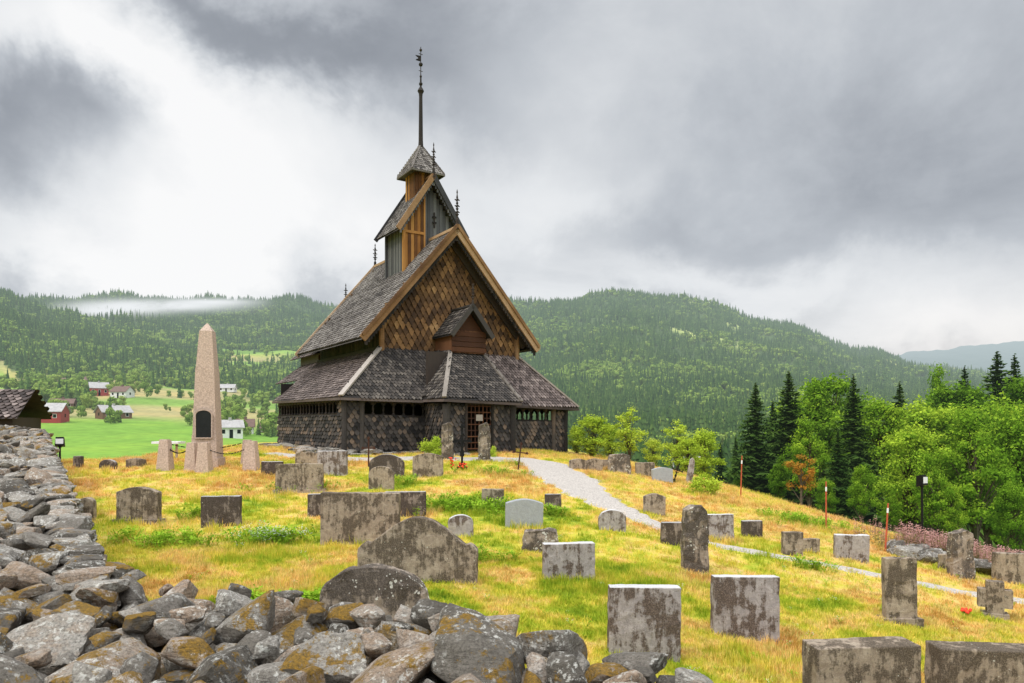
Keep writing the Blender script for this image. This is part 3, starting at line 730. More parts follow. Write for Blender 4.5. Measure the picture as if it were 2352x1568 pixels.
for k in range(26):
    y0=6.5+k*.84;y1=y0+.84
    z0=left_top(0,y0)-.35;z1=left_top(0,y1)-.35;g=-3
    b.hexa([(wface(y0)-.3,y0,g),(wface(y1)-.3,y1,g),(wface(y1)-2.6,y1,g),(wface(y0)-2.6,y0,g),(wface(y0)-.3,y0,z0),(wface(y1)-.3,y1,z1),(wface(y1)-2.6,y1,z1),(wface(y0)-2.6,y0,z0)])
for k in range(26):
    x0=-6.5+k*.5;x1=x0+.5;z0=front_top(x0,fedge(x0))-.38;z1=front_top(x1,fedge(x1))-.38;g=-4
    b.hexa([(x0,fedge(x0)-3,g),(x1,fedge(x1)-3,g),(x1,fedge(x1)-.3,g),(x0,fedge(x0)-.3,g),(x0,fedge(x0)-3,z0-.1),(x1,fedge(x1)-3,z1-.1),(x1,fedge(x1)-.3,z1),(x0,fedge(x0)-.3,z0)])
b.obj('wall_core',[M['soil']],parent=wallE)
cf=math.cos(math.radians(33));sf=math.sin(math.radians(33))
def cw(u,v): return (-1.97+u*cf-v*sf,30.35+u*sf+v*cf)
rb=RB()
def frow(p,q):
    P=Vector((*p,0));Q=Vector((*q,0));L=(Q-P).length;t=0
    while t<L:
        c=P.lerp(Q,t/L)
        x,y=cw(c.x+rd.uniform(-.12,.12),c.y+rd.uniform(-.12,.12));g=h1(x,y);top=-.02+gz(c.x)*1.8;z=g-.02
        while z<top+.03:
            s=rd.uniform(.12,.26);rb.add((x+rd.uniform(-.1,.1),y+rd.uniform(-.1,.1),z),(s*1.2,s,s*.5),rd.uniform(0,6),(0,0),rd.randrange(99),rd.random()*.8,0);z+=.13
        t+=.2
frow((-5.4,-.1),(-1.9,-.1));frow((-5.4,0),(-5.4,9.3));frow((-1.95,-1.9),(1.3,-1.9));frow((1.3,-.1),(5.4,-.1));frow((5.4,0),(5.4,9.3));frow((-1.95,-1.8),(-1.95,0))
for _ in range(70):
    v=rd.uniform(0,9);x,y=cw(-5.5-rd.uniform(0,.9),v);s=rd.uniform(.1,.28);rb.add((x,y,h1(x,y)+.05),(s*1.3,s,s*.5),rd.uniform(0,6),(0,0),rd.randrange(99),rd.random(),0)
rb.obj('stone_foundation')
rb=RB()
for _ in range(220):
    t=rd.random();x=9.6+5.0*t+rd.gauss(0,.2);y=17.9-2.2*t+rd.gauss(0,.2);s=rd.uniform(.1,.24)
    rb.add((x,y,h1(x,y)+rd.uniform(0,.15)),(s*1.2,s,s*.6),rd.uniform(0,6),(rd.gauss(0,.2),0),rd.randrange(99),rd.random()*.6,.2)
rb.obj('rubble_wall')
# ------------------------------------------------------------ gravestones
def outline(kind,w,h):
    hw=w/2;P=[(-hw,0),(hw,0)]
    if kind=='flat': P+=[(hw,h),(-hw,h)]
    elif kind=='arch':
        n=10;s=h*.12;P+=[(hw-2*hw*k/n,h-s+s*math.sin(math.pi*k/n)) for k in range(n+1)]
    elif kind=='round':
        n=14;s=min(hw*.62,h*.40);P+=[(hw*math.cos(math.pi*k/n),h-s+s*math.sin(math.pi*k/n)) for k in range(n+1)]
    elif kind=='shoulder':
        n=30
        for k in range(n+1):
            f=-1+2*k/n;x=-f*hw;a=abs(f)
            if a>.82: z=h*(.66-.10*((a-.82)/.18)**2)
            else: z=h*(.62+.38*math.cos(a/.82*math.pi/2)**1.15)
            P.append((x,z))
    elif kind=='rough':
        g=random.Random(int(w*1000+h*77))
        P=[(-hw,0),(hw,0),(hw*g.uniform(.92,1.05),h*.35),(hw*g.uniform(.9,1.02),h*.7),(hw*.85,h*.93),(hw*.4,h),(-hw*.3,h*g.uniform(.95,1.0)),(-hw*.88,h*.93),(-hw*g.uniform(.95,1.03),h*.6)]
    return P
def gravestone(x,y,w,h,kind,mat,th=.15,yaw=0,plinth=False,tilt=0):
    bm=bmesh.new();P=outline(kind,w,h+.12)
    vs=[bm.verts.new((p[0],-th/2,p[1]-.12)) for p in P];f=bm.faces.new(vs)
    r=bmesh.ops.extrude_face_region(bm,geom=[f]);
    for v in r['geom']:
        if isinstance(v,bmesh.types.BMVert): v.co.y+=th
    bmesh.ops.recalc_face_normals(bm,faces=bm.faces)
    bmesh.ops.bevel(bm,geom=[e for e in bm.edges if e.calc_face_angle(0)>.5],offset=.014,segments=2,affect='EDGES',profile=.5)
    if plinth:
        m=bmesh.ops.create_cube(bm,size=1)['verts']
        for v in m: v.co=Vector((v.co.x*(w+.12),v.co.y*(th+.14),v.co.z*.16+.0))
    amp=.028 if (kind=='rough' or mat=='g_lich') else (.0 if mat=='g_smooth' else .009)
    if amp>0:
        bmesh.ops.triangulate(bm,faces=bm.faces)
        for _ in range(4):bmesh.ops.subdivide_edges(bm,edges=[e for e in bm.edges if e.calc_length()>.07],cuts=1)
        bmesh.ops.triangulate(bm,faces=bm.faces)
        bm.normal_update()
        for v in bm.verts:
            k=mnoise.noise(v.co*6+Vector((x,y,0)))+.5*mnoise.noise(v.co*17+Vector((x,y,0)));v.co+=v.normal*k*amp
    me=bpy.data.meshes.new('gravestone');bm.to_mesh(me);bm.free();me.materials.append(M[mat])
    o=bpy.data.objects.new('gravestone',me);scene.collection.objects.link(o);o.location=(x,y,h1(x,y));o.rotation_euler=(tilt,random.uniform(-.02,.02),yaw);return o
G=[(-7.87,15.16,.9,.76,'arch','g_brown',1),(-6.01,14.86,.78,.62,'flat','g_dark',0),(-5.6,18.96,1.21,.75,'flat','g_brown',1),(-5.53,22.16,.91,.76,'flat','g_pale',0),
(-7.39,22.16,.64,.4,'flat','g_dark',0),(-6.95,24.46,.82,.42,'arch','g_brown',0),(-3.51,19.32,.67,.62,'round','g_brown',0),(-3.78,21.7,1.05,.66,'round','g_dark',0),
(-2.54,21.74,.92,.72,'arch','g_brown',0),(-2.82,13.36,1.45,.94,'flat','g_brown',0),(-4.16,15.74,.6,.5,'flat','g_dark',0),(-2.36,15.96,.9,.55,'flat','g_dark',0),
(-1.44,10.98,1.82,.98,'shoulder','g_brown',0),(-.99,13.88,.48,.42,'round','g_pale',0),(-1.56,8.1,1.2,1.02,'round','g_lich',0),(-.46,17.1,.52,.41,'flat','g_brown',0),
(.25,15.1,.79,.60,'arch','g_smooth',0),(1.0,17.5,.4,.35,'flat','g_dark',0),(.52,13.1,.67,.43,'rough','g_lich',0),(.9,11.45,.83,.58,'flat','g_pale',0),
(2.16,15.5,.58,.45,'round','g_pale',0),(3.6,18.2,.55,.52,'arch','g_brown',0),(3.3,14.9,.42,.46,'flat','g_dark',0),(3.29,12.95,.45,1.2,'rough','g_lich',0),
(4.74,16.4,.62,.58,'flat','g_pale',0),(5.74,17.2,.48,.38,'flat','g_dark',0),(6.16,15.8,.44,.51,'flat','g_brown',0),(6.76,16.3,.41,.3,'flat','g_brown',0),
(7.6,16.1,.73,.57,'flat','g_pale',0),(6.26,11.6,.5,1.04,'flat','g_brown',1),(9.94,15.9,.48,1.06,'rough','g_lich',0),(10.0,16.6,.25,.35,'flat','g_brown',0),(11.2,16.1,.8,.68,'flat','g_brown',0),
(1.55,8.47,.84,.82,'flat','g_pale',0),(3.14,9.7,.89,.84,'flat','g_pale',0),(3.5,7.2,1.05,.93,'flat','g_brown',0),(5.04,7.6,1.17,.97,'flat','g_brown',0),
(-2.33,26.1,.42,1.36,'rough','g_lich',0),(-1.0,25.8,.42,1.4,'rough','g_lich',1),(2.36,25.8,.62,.36,'arch','g_brown',0),(3.0,26.1,.58,.42,'arch','g_brown',0),(3.9,26.1,.82,.68,'rough','g_lich',0),
(3.5,26.8,.27,.34,'flat','g_brown',0),(4.9,26.5,.7,.5,'flat','g_brown',0),(5.35,25.6,.75,.5,'arch','g_smooth',0),(-9.05,15.3,.34,.5,'round','g_brown',0),
(-15.3,23.6,.72,.46,'rough','g_lich',0),(-14.3,23.7,.29,.38,'flat','g_dark',0),(-13.2,23.5,.54,.32,'round','g_dark',0),(-12.5,23.9,.6,.3,'arch','g_brown',0)]
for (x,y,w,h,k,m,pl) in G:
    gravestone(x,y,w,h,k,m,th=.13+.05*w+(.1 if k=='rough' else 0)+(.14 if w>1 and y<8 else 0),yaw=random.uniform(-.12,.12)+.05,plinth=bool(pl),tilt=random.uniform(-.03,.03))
b=MB();b.box(-.13,.13,-.1,.1,-.1,.66);b.box(-.26,-.13,-.09,.09,.2,.52);b.box(.13,.26,-.09,.09,.2,.52);b.box(-.2,.2,-.14,.14,-.1,.1)
b.obj('stone_cross',[M['g_brown']],loc=(8.6,12.8,h1(8.6,12.8)),rot=(0,0,-.45))
def iron_cross(x,y,h,m,lean=0,orn=True,w=.5):
    b=MB();b.box(-.025*h,.025*h,-.012,.012,0,h);z=h*.66;b.box(-w*h/2.9,w*h/2.9,-.014,.014,z-.022*h,z+.022*h)
    for c in((0,h),(-w*h/2.9,z),(w*h/2.9,z)):
        for k in range(3):
            a=2*math.pi*k/3+math.pi/2;b.lathe((c[0]+.03*h*math.cos(a),-.012,c[1]+.03*h*math.sin(a)),[(.03*h,0),(.03*h,.024)],9,tilt=Matrix.Rotation(math.pi/2,3,'X'))
    if orn:
        for k in range(12):
            a0=k*math.pi/6;a1=(k+1)*math.pi/6;r=.13*h;b.beam((r*math.cos(a0),0,z+r*math.sin(a0)),(r*math.cos(a1),0,z+r*math.sin(a1)),.02,.025*h,up=(0,1,0))
        b.box(-.12*h,.12*h,-.07,.07,-.05,.07*h);b.box(-.07*h,.07*h,-.05,.05,.07*h,.16*h);b.box(-.05*h,.05*h,-.02,.02,.3*h,.42*h)
    b.obj('iron_grave_cross',[m],loc=(x,y,h1(x,y)),rot=(0,lean,.1))
iron_cross(-1.64,23.6,1.42,M['iron']);iron_cross(.2,23.6,.86,M['rust'],.12,False,.75);iron_cross(-4.77,23.9,.98,M['rust'],0,False,.55);iron_cross(5.85,26,.68,M['iron'],.3,True,.8)
b=MB();b.hexa([(-.13,-.05,-.1),(.13,-.05,-.1),(.13,.05,-.1),(-.13,.05,-.1),(-.09,-.04,.85),(.09,-.04,.85),(.09,.04,.85),(-.09,.04,.85)]);b.hexa([(-.09,-.04,.85),(.09,-.04,.85),(.09,.04,.85),(-.09,.04,.85),(-.02,-.03,.95),(.02,-.03,.95),(.02,.03,.95),(-.02,.03,.95)])
b.obj('leaning_grave_marker',[M['g_pale']],loc=(6.45,26.2,h1(6.45,26.2)),rot=(0,.14,0))
# ------------------------------------------------------------ obelisk
OX,OY=-10.3,24.3;oz=h1(OX,OY)
ob=empty('stone_obelisk',(OX,OY,oz),(0,0,.12))
b=MB()
def frus(z0,z1,a0,a1,m=0,d=1.):
    b.hexa([(-a0,-a0*d,z0),(a0,-a0*d,z0),(a0,a0*d,z0),(-a0,a0*d,z0),(-a1,-a1*d,z1),(a1,-a1*d,z1),(a1,a1*d,z1),(-a1,a1*d,z1)],.5,m)
frus(-.2,.28,.47,.46);frus(.28,1.05,.41,.39);frus(1.05,3.3,.375,.30);frus(3.3,4.55,.29,.205);frus(4.55,4.82,.20,.02)
b.obj('obelisk_shaft',[M['granite']],parent=ob)
b=MB();P=[(-.25,.95),(.25,.95),(.25,1.72)]+[(.25*math.cos(math.pi*k/10),1.72+.17*math.sin(math.pi*k/10)) for k in range(1,10)]+[(-.25,1.72)]
b.face([(p[0],-.425,p[1]) for p in P]);
for i in range(len(P)):
    p,q=P[i],P[(i+1)%len(P)];b.face([(p[0],-.425,p[1]),(p[0],-.35,p[1]),(q[0],-.35,q[1]),(q[0],-.425,q[1])])
    b.beam((p[0]*1.06,-.43,p[1]),(q[0]*1.06,-.43,q[1]),.04,.03,up=(0,1,0),m=1)
b.obj('memorial_plaque',[M['black'],M['granite']],parent=ob)
posts=[(-11.05,22.9,.95,.22),(-11.6,24.0,.9,.2),(-9.72,22.7,.95,.23),(-10.2,22.9,.92,.2),(-8.45,23.3,.95,.24),(-9.1,24.7,.85,.19)]
b=MB()
for x,y,hh,r in posts:
    z=h1(x,y)-oz
    c=(x-OX,y-OY)
    b.hexa([(c[0]-r,c[1]-r,z-.2),(c[0]+r,c[1]-r,z-.2),(c[0]+r,c[1]+r,z-.2),(c[0]-r,c[1]+r,z-.2)]+[(c[0]-r*.6,c[1]-r*.6,z+hh),(c[0]+r*.6,c[1]-r*.6,z+hh),(c[0]+r*.6,c[1]+r*.6,z+hh),(c[0]-r*.6,c[1]+r*.6,z+hh)],.5)
po=b.obj('posts',[M['granite']],parent=ob);po.rotation_euler=(0,0,-.12)
b=MB()
for i,j in((0,3),(2,4),(1,5),(0,1),(4,5)):
    p=posts[i];q=posts[j];n=16
    for k in range(n):
        def pt(t): return (p[0]+(q[0]-p[0])*t-OX,p[1]+(q[1]-p[1])*t-OY,h1(p[0],p[1])*(1-t)+h1(q[0],q[1])*t-oz+.78-.22*math.sin(math.pi*t))
        b.beam(pt(k/n),pt((k+.8)/n),.05,.03)
co=b.obj('chain',[M['iron']],parent=ob);co.rotation_euler=(0,0,-.12)
# ------------------------------------------------------------ path
def ribbon(name,pts,mat,lift=.03):
    C=[];
    for i in range(len(pts)-1):
        for k in range(10):
            t=k/10;C.append([pts[i][j]*(1-t)+pts[i+1][j]*t for j in range(3)])
    C.append(list(pts[-1]));C=np.array(C)
    for _ in range(5): C[1:-1]=(C[:-2]+C[1:-1]*2+C[2:])/4
    b=MB();T=np.gradient(C[:,:2],axis=0);T/=np.linalg.norm(T,axis=1)[:,None];Nn=np.stack([T[:,1],-T[:,0]],1)
    rows=[]
    for i in range(len(C)):
        w=C[i,2]/2;r1=w*(1+.12*math.sin(i*1.3)+.1*random.uniform(-1,1));r2=w*(1+.12*math.sin(i*.9+2)+.1*random.uniform(-1,1));row=[]
        for k in range(9):
            f=-r1+(r1+r2)*k/8;x,y=C[i,0]+Nn[i,0]*f,C[i,1]+Nn[i,1]*f;row.append((x,y,h1(x,y)+(lift if 0<k<8 else -.02)))
        rows.append(row)
    for i in range(len(rows)-1):
        for k in range(8): b.face([rows[i][k],rows[i+1][k],rows[i+1][k+1],rows[i][k+1]],.5)
    b.obj(name,[mat],smooth=True);return C
PC=ribbon('gravel_path',[(-9.6,28.5,.9),(-6.5,26.3,1.0),(-3.4,26.2,1.1),(-.6,26.6,1.7),(1.1,26.2,2.3),(1.75,22.6,2.4),(2.07,20.2,1.7),(2.53,18.6,1.15),(3.1,17.4,.8),(3.5,16.5,.6),(4.3,15.7,.5),(5.0,15.5,.45),(6.3,15.2,.42),(7.6,15.0,.4),(9.06,14.45,.4),(11.5,14.0,.4),(16,13,.4)],M['gravel'])
# ------------------------------------------------------------ grass
def tuft(name,n,h,seed,spread=.07):
    g=random.Random(seed);b=MB()
    for k in range(n):
        a=g.random()*6.28;r=g.random()*spread;x,y=r*math.cos(a),r*math.sin(a);l=h*g.uniform(.5,1.2);a2=g.random()*6.28;w=.0035;bn=g.uniform(.2,.7)*l
        d=Vector((math.cos(a2),math.sin(a2),0));s=Vector((-d.y,d.x,0))*w;p=Vector((x,y,-.01));m=p+Vector((0,0,l*.55))+d*bn*.35;t=p+Vector((0,0,l))+d*bn
        b.face([p-s,p+s,m+s*.8,m-s*.8]);b.face([m-s*.8,m+s*.8,t])
    return b.obj(name,[M['tuft']])
def inside_block(x,y,shrink=.46):
    u=(x+1.97)*cf+(y-30.35)*sf;v=-(x+1.97)*sf+(y-30.35)*cf
    c=((u>-5.5)&(u<5.5)&(v>-.1))|((u>-2)&(u<1.3)&(v>-1.9))
    w=(x<wface(y)-.05)&(y<28)
    w|=(y<np.interp(x,FX,FY))
    for i in range(len(PC)): c|=((x-PC[i,0])**2+(y-PC[i,1])**2<(PC[i,2]*shrink)**2)
    return c|w
def gscatter(n,y0,y1,seed):
    g=np.random.default_rng(seed);y=np.sqrt(g.uniform(y0*y0,y1*y1,n));x=y*g.uniform(-.85,.85,n);k=(~inside_block(x,y,.43))&(pdist(x,y)<5);x=x[k];y=y[k];return x,y,H(x,y)
x1,y1,z1=gscatter(30000,4.5,13,1);x2,y2,z2=gscatter(34000,13,34,2)
X=np.concatenate([x1,x2]);Y=np.concatenate([y1,y2]);Z=np.concatenate([z1,z2])
s=rng.uniform(.6,1.25,len(X))*np.where(Y>13,1.25,1.0);pn=.72+.6*(wob(X,Y,1.1)>.4)+.25*rng.random(len(X));S=np.stack([s*1.2,s*1.2,s*pn],1)
scatter('grass',np.stack([X,Y,Z],1),S,[tuft('tuft_a',26,.075,1,.10),tuft('tuft_b',26,.06,2,.11),tuft('tuft_c',22,.09,3,.09),tuft('tuft_d',18,.10,4,.09)])
def weed(name,seed,h=.2,fl=None):
    g=random.Random(seed);b=MB()
    for k in range(26):
        a=g.random()*6.28;r=g.random()*.14;z=h*g.uniform(.2,1);p=Vector((r*math.cos(a),r*math.sin(a),z));d=Vector((math.cos(a)+g.gauss(0,.5),math.sin(a)+g.gauss(0,.5),g.uniform(-.2,.6))).normalized();s=d.cross(Vector((0,0,1))).normalized();l=g.uniform(.04,.09)
        b.face([p,p+d*l*.5+s*l*.3,p+d*l,p+d*l*.5-s*l*.3])
    for k in range(6):
        a=g.random()*6.28;b.beam((0,0,0),(.1*math.cos(a),.1*math.sin(a),h*.9),.004,.004)
        if fl is not None:
            for q in range(2): 
                c=Vector((.1*math.cos(a)+g.gauss(0,.025),.1*math.sin(a)+g.gauss(0,.025),h*.9+g.gauss(0,.02)));l=.012;b.face([c+Vector((l,0,0)),c+Vector((0,l,.01)),c-Vector((l,0,0)),c-Vector((0,l,-.01))],m=1)
    return b.obj(name,[M['weed'],M['white']] )
pts=[];pk=[]
for (cx,cy,rx,ry,n,t) in((-6.95,15.6,.35,.3,25,0),(-6.4,13.3,1.1,.5,90,0),(-4.5,13.4,.6,.4,60,1),(-4.5,13.4,.75,.5,50,0),(-1.0,16.9,1.3,.9,220,0),(-2.9,9.6,.75,.4,120,0),(-5.6,19.3,1.2,.6,60,0),(.9,16.6,.5,.2,30,0),(-.3,22.5,1.0,.4,40,0),(8.5,20.5,1.6,1.0,120,0),(6.1,14.5,.5,.2,25,0),(-3.3,20.5,.9,.4,40,0),(-.6,12.2,.7,.3,25,0),(.3,24.5,.5,.3,20,1)):
    for _ in range(n): pts.append((cx+rd.gauss(0,rx*.5),cy+rd.gauss(0,ry*.5)));pk.append(t)
for _ in range(420):
    y=rd.uniform(6.5,20);pts.append((y*rd.uniform(-.5,.7),y));pk.append(1 if rd.random()<.3 else 0)
pts=np.array(pts);pk=np.array(pk);s=rng.uniform(.5,1.2,len(pts));s[-420:]*=.42
k=~inside_block(pts[:,0],pts[:,1]);pts=pts[k];pk=pk[k];s=s[k]
scatter('wild_plants',np.stack([pts[:,0],pts[:,1],H(pts[:,0],pts[:,1])],1),np.stack([s,s,s],1),[weed('weed_a',1,.22),weed('weed_b',2,.24,1)],pick=pk)
def fireweed(name,seed):
    g=random.Random(seed);b=MB();b.beam((0,0,0),(g.uniform(-.05,.05),0,.8),.01,.01,r=0)
    for k in range(70):
        z=g.uniform(.1,.95);a=g.random()*6.28;l=.06 if z>.45 else .1;r=.07*(1.05-z)+.02;c=Vector((r*math.cos(a),r*math.sin(a),z));d=Vector((math.cos(a),math.sin(a),.3));s=Vector((-d.y,d.x,.2))
        b.face([c,c+d*l*.5+s*l*.35,c+d*l,c+d*l*.5-s*l*.35],.95 if z>.45 else .05)
    return b.obj(name,[M['pinkfl']])
P=[]
for _ in range(1100):
    t=rd.random();x=10.2+7.5*t+rd.gauss(0,.5);y=18.8-1.9*t+rd.gauss(0,.6);P.append((x,y,h1(x,y)-.05))
P=np.array(P);s=rng.uniform(.38,.72,len(P))
scatter('fireweed',P,np.stack([s,s,s],1),[fireweed('fw_a',1),fireweed('fw_b',2)],tilt=.12)
def flowers(x,y,n=18,r=.14,h=.22):
    b=MB()
    for k in range(n):
        a=rd.random()*6.28;q=rd.random()*r;z=rd.uniform(.08,h);c=(q*math.cos(a),q*math.sin(a),z);b.lathe(c,[(.005,-.015),(.03,0),(.025,.02),(.004,.03)],6);b.beam((0,0,0),c,.005,.005,m=1)
        d=Vector((math.cos(a),math.sin(a),.2))*.09;s=Vector((-d.y,d.x,0))*.4;b.face([(0,0,z*.5),d*.5+s+Vector((0,0,z*.5)),d+Vector((0,0,z*.5)),d*.5-s+Vector((0,0,z*.5))],m=1)
    b.obj('grave_flowers',[M['redfl'],M['weed']],loc=(x,y,h1(x,y)))
flowers(-1.95,23.4,22,.15,.4);flowers(-1.6,23.3,18,.15,.25);flowers(7.95,12.6,16,.16,.12);flowers(-2.45,10.9,6,.06,.12)
# ------------------------------------------------------------ trees
def place(proto,name,x,y,ht,base,wf=1.,dz=0):
    o=bpy.data.objects.new(name,proto.data);scene.collection.objects.link(o);s=ht/base;o.location=(x,y,h1(x,y)-.15+dz);o.scale=(s*wf,s*wf,s);o.rotation_euler=(0,0,random.random()*6.28);return o
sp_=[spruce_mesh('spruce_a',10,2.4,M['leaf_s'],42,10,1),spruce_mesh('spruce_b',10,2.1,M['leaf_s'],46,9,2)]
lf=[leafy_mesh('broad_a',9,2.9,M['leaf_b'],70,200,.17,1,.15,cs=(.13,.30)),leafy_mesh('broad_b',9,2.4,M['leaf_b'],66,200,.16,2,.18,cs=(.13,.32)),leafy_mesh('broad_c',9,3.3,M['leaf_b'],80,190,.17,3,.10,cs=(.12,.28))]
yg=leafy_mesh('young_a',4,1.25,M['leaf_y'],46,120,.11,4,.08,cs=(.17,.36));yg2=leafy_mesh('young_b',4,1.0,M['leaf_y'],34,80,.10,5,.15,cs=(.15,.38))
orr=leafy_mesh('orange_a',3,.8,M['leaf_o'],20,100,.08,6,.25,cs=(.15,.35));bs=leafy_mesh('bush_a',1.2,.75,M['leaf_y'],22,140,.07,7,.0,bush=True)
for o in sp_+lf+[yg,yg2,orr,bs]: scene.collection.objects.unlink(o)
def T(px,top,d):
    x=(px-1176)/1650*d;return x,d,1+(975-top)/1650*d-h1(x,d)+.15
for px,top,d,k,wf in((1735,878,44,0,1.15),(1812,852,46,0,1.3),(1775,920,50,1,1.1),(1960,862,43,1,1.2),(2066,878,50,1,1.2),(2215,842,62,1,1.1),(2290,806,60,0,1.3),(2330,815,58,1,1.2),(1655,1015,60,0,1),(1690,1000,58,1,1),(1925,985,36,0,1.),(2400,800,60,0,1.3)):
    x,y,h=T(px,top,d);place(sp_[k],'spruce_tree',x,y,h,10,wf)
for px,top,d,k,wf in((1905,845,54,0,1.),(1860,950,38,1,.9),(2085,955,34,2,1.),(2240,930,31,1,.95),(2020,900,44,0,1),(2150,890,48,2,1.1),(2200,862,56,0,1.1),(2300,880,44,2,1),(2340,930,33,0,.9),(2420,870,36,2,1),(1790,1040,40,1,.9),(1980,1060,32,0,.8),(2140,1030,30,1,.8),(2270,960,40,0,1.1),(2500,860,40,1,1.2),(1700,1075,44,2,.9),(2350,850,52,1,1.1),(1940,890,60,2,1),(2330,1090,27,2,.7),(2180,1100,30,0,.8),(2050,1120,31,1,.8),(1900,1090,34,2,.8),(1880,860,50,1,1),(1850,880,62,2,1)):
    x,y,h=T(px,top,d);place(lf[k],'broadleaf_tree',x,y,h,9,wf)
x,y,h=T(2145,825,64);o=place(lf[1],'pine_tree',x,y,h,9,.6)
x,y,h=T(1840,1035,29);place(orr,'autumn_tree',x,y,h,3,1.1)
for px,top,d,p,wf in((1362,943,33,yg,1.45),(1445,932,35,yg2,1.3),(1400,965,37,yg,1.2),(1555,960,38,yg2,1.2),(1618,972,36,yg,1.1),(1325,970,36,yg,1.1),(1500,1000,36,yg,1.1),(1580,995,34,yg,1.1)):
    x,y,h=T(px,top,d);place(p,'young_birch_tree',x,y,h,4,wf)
place(bs,'green_bush',6.4,23.8,.85,1.2,1.15);place(bs,'green_bush',-2.95,27.0,.95,1.2,.9);place(bs,'green_bush',-.75,27.3,.6,1.2,.7)
# ------------------------------------------------------------ distant buildings
def house(name,x,y,w,dp,wh,rh,yaw,wm,rm,nw=3):
    e=empty(name,(x,y,h1(x,y)-.4),(0,0,yaw));b=MB();a=w/2;c=dp/2
    b.box(-a,a,-c,c,0,wh);b.face([(-a,-c,wh),(-a,c,wh),(-a,0,wh+rh)]);b.face([(a,-c,wh),(a,c,wh),(a,0,wh+rh)]);b.obj('walls',[wm],parent=e)
    b=MB();o=.5
    for s_ in(-1,1):
        zz=wh-rh*o/c
        b.hexa([(-a-o,s_*(c+o),zz),(a+o,s_*(c+o),zz),(a+o,0,wh+rh),(-a-o,0,wh+rh),(-a-o,s_*(c+o),zz+.2),(a+o,s_*(c+o),zz+.2),(a+o,0,wh+rh+.2),(-a-o,0,wh+rh+.2)])
    b.box(-.4,.4,-.4,.4,wh+rh-.3,wh+rh+.9);b.obj('roof',[rm],parent=e)
    b=MB();f=MB()
    for k in range(nw):
        u=-a+w*(k+.5)/nw;b.box(u-.5,u+.5,-c-.06,-c+.02,wh*.45,wh*.45+1.2)
        f.box(u-.62,u+.62,-c-.03,-c+.02,wh*.45-.12,wh*.45+1.32)
    b.box(-.5,.5,-c-.08,-c,0,2);b.box(-a-.06,-a+.02,-.5,.5,wh*.5,wh*.5+1.2);b.box(a-.02,a+.06,-.5,.5,wh*.5,wh*.5+1.2)
    b.obj('windows',[M['glass']],parent=e);f.obj('window_frames',[M['hwhite']],parent=e)
house('red_barn',-167,255,15,9,4.2,2.8,.25,M['barnred'],M['hroof'],4);house('red_barn',-158,285,11,7,3,2.5,.9,M['hbrown'],M['hroof'],3)
house('red_house',-230,400,9,7,4.5,3,.6,M['barnred'],M['hroof']);house('white_house',-213,393,9.5,7,3.6,2.8,-.2,M['hwhite'],M['hroof2'])
house('farm_house',-317,500,12,8,3.2,2.4,.2,M['hbrown'],M['hroof2']);house('farm_house',-302,505,9,7,2.8,2.2,.9,M['hbrown'],M['hroof2']);house('farm_house',-330,492,8,6,2.6,2,.4,M['hbrown'],M['hroof2'])
house('white_house',-84,214,6.5,5.5,3.6,1.9,.5,M['hwhite'],M['hroof']);house('white_house',-89,240,5,4.5,2.8,2.2,.3,M['hwhite'],M['hroof2'],2);house('brown_house',-86,252,5,4.5,2,1.6,.3,M['hbrown'],M['hroof2'],2)
house('white_house',-190,480,10,7,2.8,2.4,.1,M['hwhite'],M['hroof']);house('brown_house',-206,330,9,6,2.6,2,.3,M['hbrown'],M['hroof2']);house('white_house',41,165,7,5,2.5,1.8,.2,M['hwhite'],M['hroof'],2);house('brown_house',-250,310,9,6,2.6,2,.3,M['hbrown'],M['hroof2'])
e=empty('storehouse',(-22.3,30.2,h1(-22.3,30.2)),(0,0,.25));b=MB();gzz=-h1(-22.3,30.2)
b.box(-1.7,1.7,-1.5,1.5,0,gzz+1.3);b.obj('log_walls',[M['dark']],parent=e);b=MB()
for s_ in(-1,1):
    b.shingles([(-2.0,s_*1.9,gzz+1.25),(2.0,s_*1.9,gzz+1.25),(2.0,0,gzz+2.5),(-2.0,0,gzz+2.5)],(0,s_,1),.25,.22,.05,.6)
b.obj('shed_roof',[M['roof2']],parent=e)
P=[];S=[]
for (x,y,n,sx,sy) in((-190,330,18,30,12),(-120,300,14,12,8),(-235,420,24,30,12),(-160,410,30,40,10),(-100,330,16,14,8),(-300,480,30,40,8),(-120,420,30,30,12),(-75,300,14,8,6),(-210,300,14,14,6),(-145,262,7,4,3),(-92,225,8,6,3),(-150,480,40,40,14),(-240,500,40,50,14),(60,140,16,16,16),(-95,380,24,20,12),(-140,350,26,10,30),(-112,262,12,14,4),(-180,285,12,10,4),(-80,235,8,5,4)):
    for _ in range(n):
        a=x+rd.gauss(0,sx*.6);c=y+rd.gauss(0,sy);P.append((a,c,h1(a,c)-.4));q=rd.uniform(.35,1.0);S.append((q,q,q*rd.uniform(.9,1.2)))
scatter('field_trees',np.array(P),np.array(S),[far_decid('ft_a',9,3.4,11,600),far_decid('ft_b',8,3.2,12,600),far_decid('ft_c',10,2.4,13,520),far_conifer('ft_d',11,2.2,14)])
